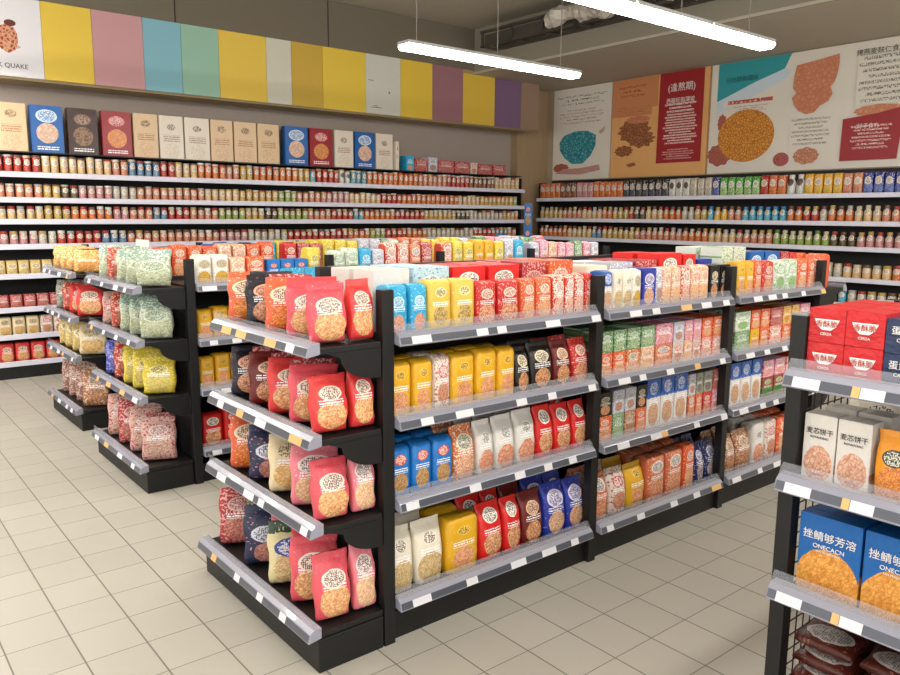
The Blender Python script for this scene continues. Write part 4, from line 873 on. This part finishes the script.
for c, yy in enumerate((.978, .884)):
    for r in (0, 1):
        o = prod('box', 'rack_white', (xF+.04+.12*r, yy, FZ[1]+.0005), .09, .193, .07, 'white biscuit box, %s from the post, %s row, foreground rack' % (ordn(c+1), ['front', 'second'][r]), 'box', 'white boxes on the foreground rack', rz=-math.pi/2)
        if r == 0: front_text(o, xF+.004, yy, FZ[1], [('麦芯饼干', .019, inkd, .145), ('ROYAUCRAC', .0085, inkd, .128), ('BISCUIT', .008, inkr, .02)])
for c, yy in enumerate((.78, .675, .57)):
    o = prod('pouch', 'rack_orange', (xF+.03, yy, FZ[1]+.0005), .1, .185, .06, 'orange pouch with dark oval logo, %s right of white boxes, foreground rack' % ordn(c+1), 'snack bag', 'orange pouches on the foreground rack', rz=-math.pi/2)
for c, yy in enumerate((.925, .71)):
    prod('pillow', 'cream', (xF+.30, yy, FZ[1]+.0045), .2, .23, .09, 'cream bag lying behind the white boxes, %s from the post, foreground rack' % ordn(c+1), 'snack bag', 'cream bags on the foreground rack', rz=-math.pi/2)
for c, yy in enumerate((.925, .743, .561)):
    for r in (0, 1, 2):
        o = prod('box', 'rack_blue', (xF+.03+.065*r, yy, FZ[2]+.001), .174, .232-.004*r, .055, 'deep blue chips box, %s from the post, %s row, foreground rack' % (ordn(c+1), ['front', 'second', 'third'][r]), 'box', 'blue boxes on the foreground rack', rz=-math.pi/2)
        if r == 0: front_text(o, xF+.001, yy, FZ[2], [('挫鲭够芳溶', .03, inkw, .172), ('ONECACN', .018, inkw, .143), ('FAN TRADITIONAL', .008, inkw, .128)])
for c in range(4):
    for lv in range(4):
        yy = .93-.19*c
        prod('pillow', 'rack_brown', (xF+.02+.0*lv, yy, FZ[3]+.035+.06*lv), .17, .26, .05, 'dark brown flat bag, %s from the post, %s up its pile, foreground rack' % (ordn(c+1), ordn(lv+1)), 'snack bag', 'brown bags on the foreground rack', rz=-math.pi/2, tilt=-math.pi/2)
# pale stack beyond the foreground rack
gondola('island shelving behind the foreground rack at the right edge', [2.76, 3.85], .06, 1.05, [1.2, .885, .565, .165], spine=1.36)
for c in range(2):
    for lv in range(3):
        prod('box', 'pink' if lv < 2 else 'pale_peach', (3.05+.22*c, .92, 1.2005+.078*lv), .2, .077, .16, '%s box, %s stack behind the foreground rack, %s from bottom' % ('pale pink' if lv < 2 else 'peach', ordn(c+1), ordn(lv+1)), 'box', 'pale boxes behind the foreground rack')

# ------------------------------------------------------------------ camera
cam = bpy.data.cameras.new('camera'); cam.sensor_width = 36; cam.lens = 772.27*36/900; cam.sensor_fit = 'HORIZONTAL'; cam.clip_start = .02
co = bpy.data.objects.new('camera', cam); COL.objects.link(co)
pi_, ro, ya = math.radians(9.0487), math.radians(.37006), math.radians(50.8375)
X = Vector((math.sin(ya), 0, math.cos(ya))); Yv = Vector((-math.cos(ya), 0, math.sin(ya))); Z = Vector((0, -1, 0))
M3 = Matrix((X, Yv, Z)).transposed()
Rp = Matrix(((1, 0, 0), (0, math.cos(pi_), -math.sin(pi_)), (0, math.sin(pi_), math.cos(pi_))))
Rr = Matrix(((math.cos(ro), -math.sin(ro), 0), (math.sin(ro), math.cos(ro), 0), (0, 0, 1)))
Rw = (Rr @ Rp @ M3).transposed() @ Matrix(((1, 0, 0), (0, -1, 0), (0, 0, -1)))
co.matrix_world = Matrix.Translation((0, 0, 1.65)) @ Rw.to_4x4()
sc.camera = co
w = bpy.data.worlds.new('world'); sc.world = w; w.use_nodes = True
w.node_tree.nodes['Background'].inputs[0].default_value = (1.0, .985, .96, 1); w.node_tree.nodes['Background'].inputs[1].default_value = 1.0
sc.view_settings.view_transform = 'Standard'; sc.view_settings.look = 'None'; sc.view_settings.gamma = 1; sc.view_settings.exposure = 1.05
print('objects', len(COL.objects), 'products', CNT[0])
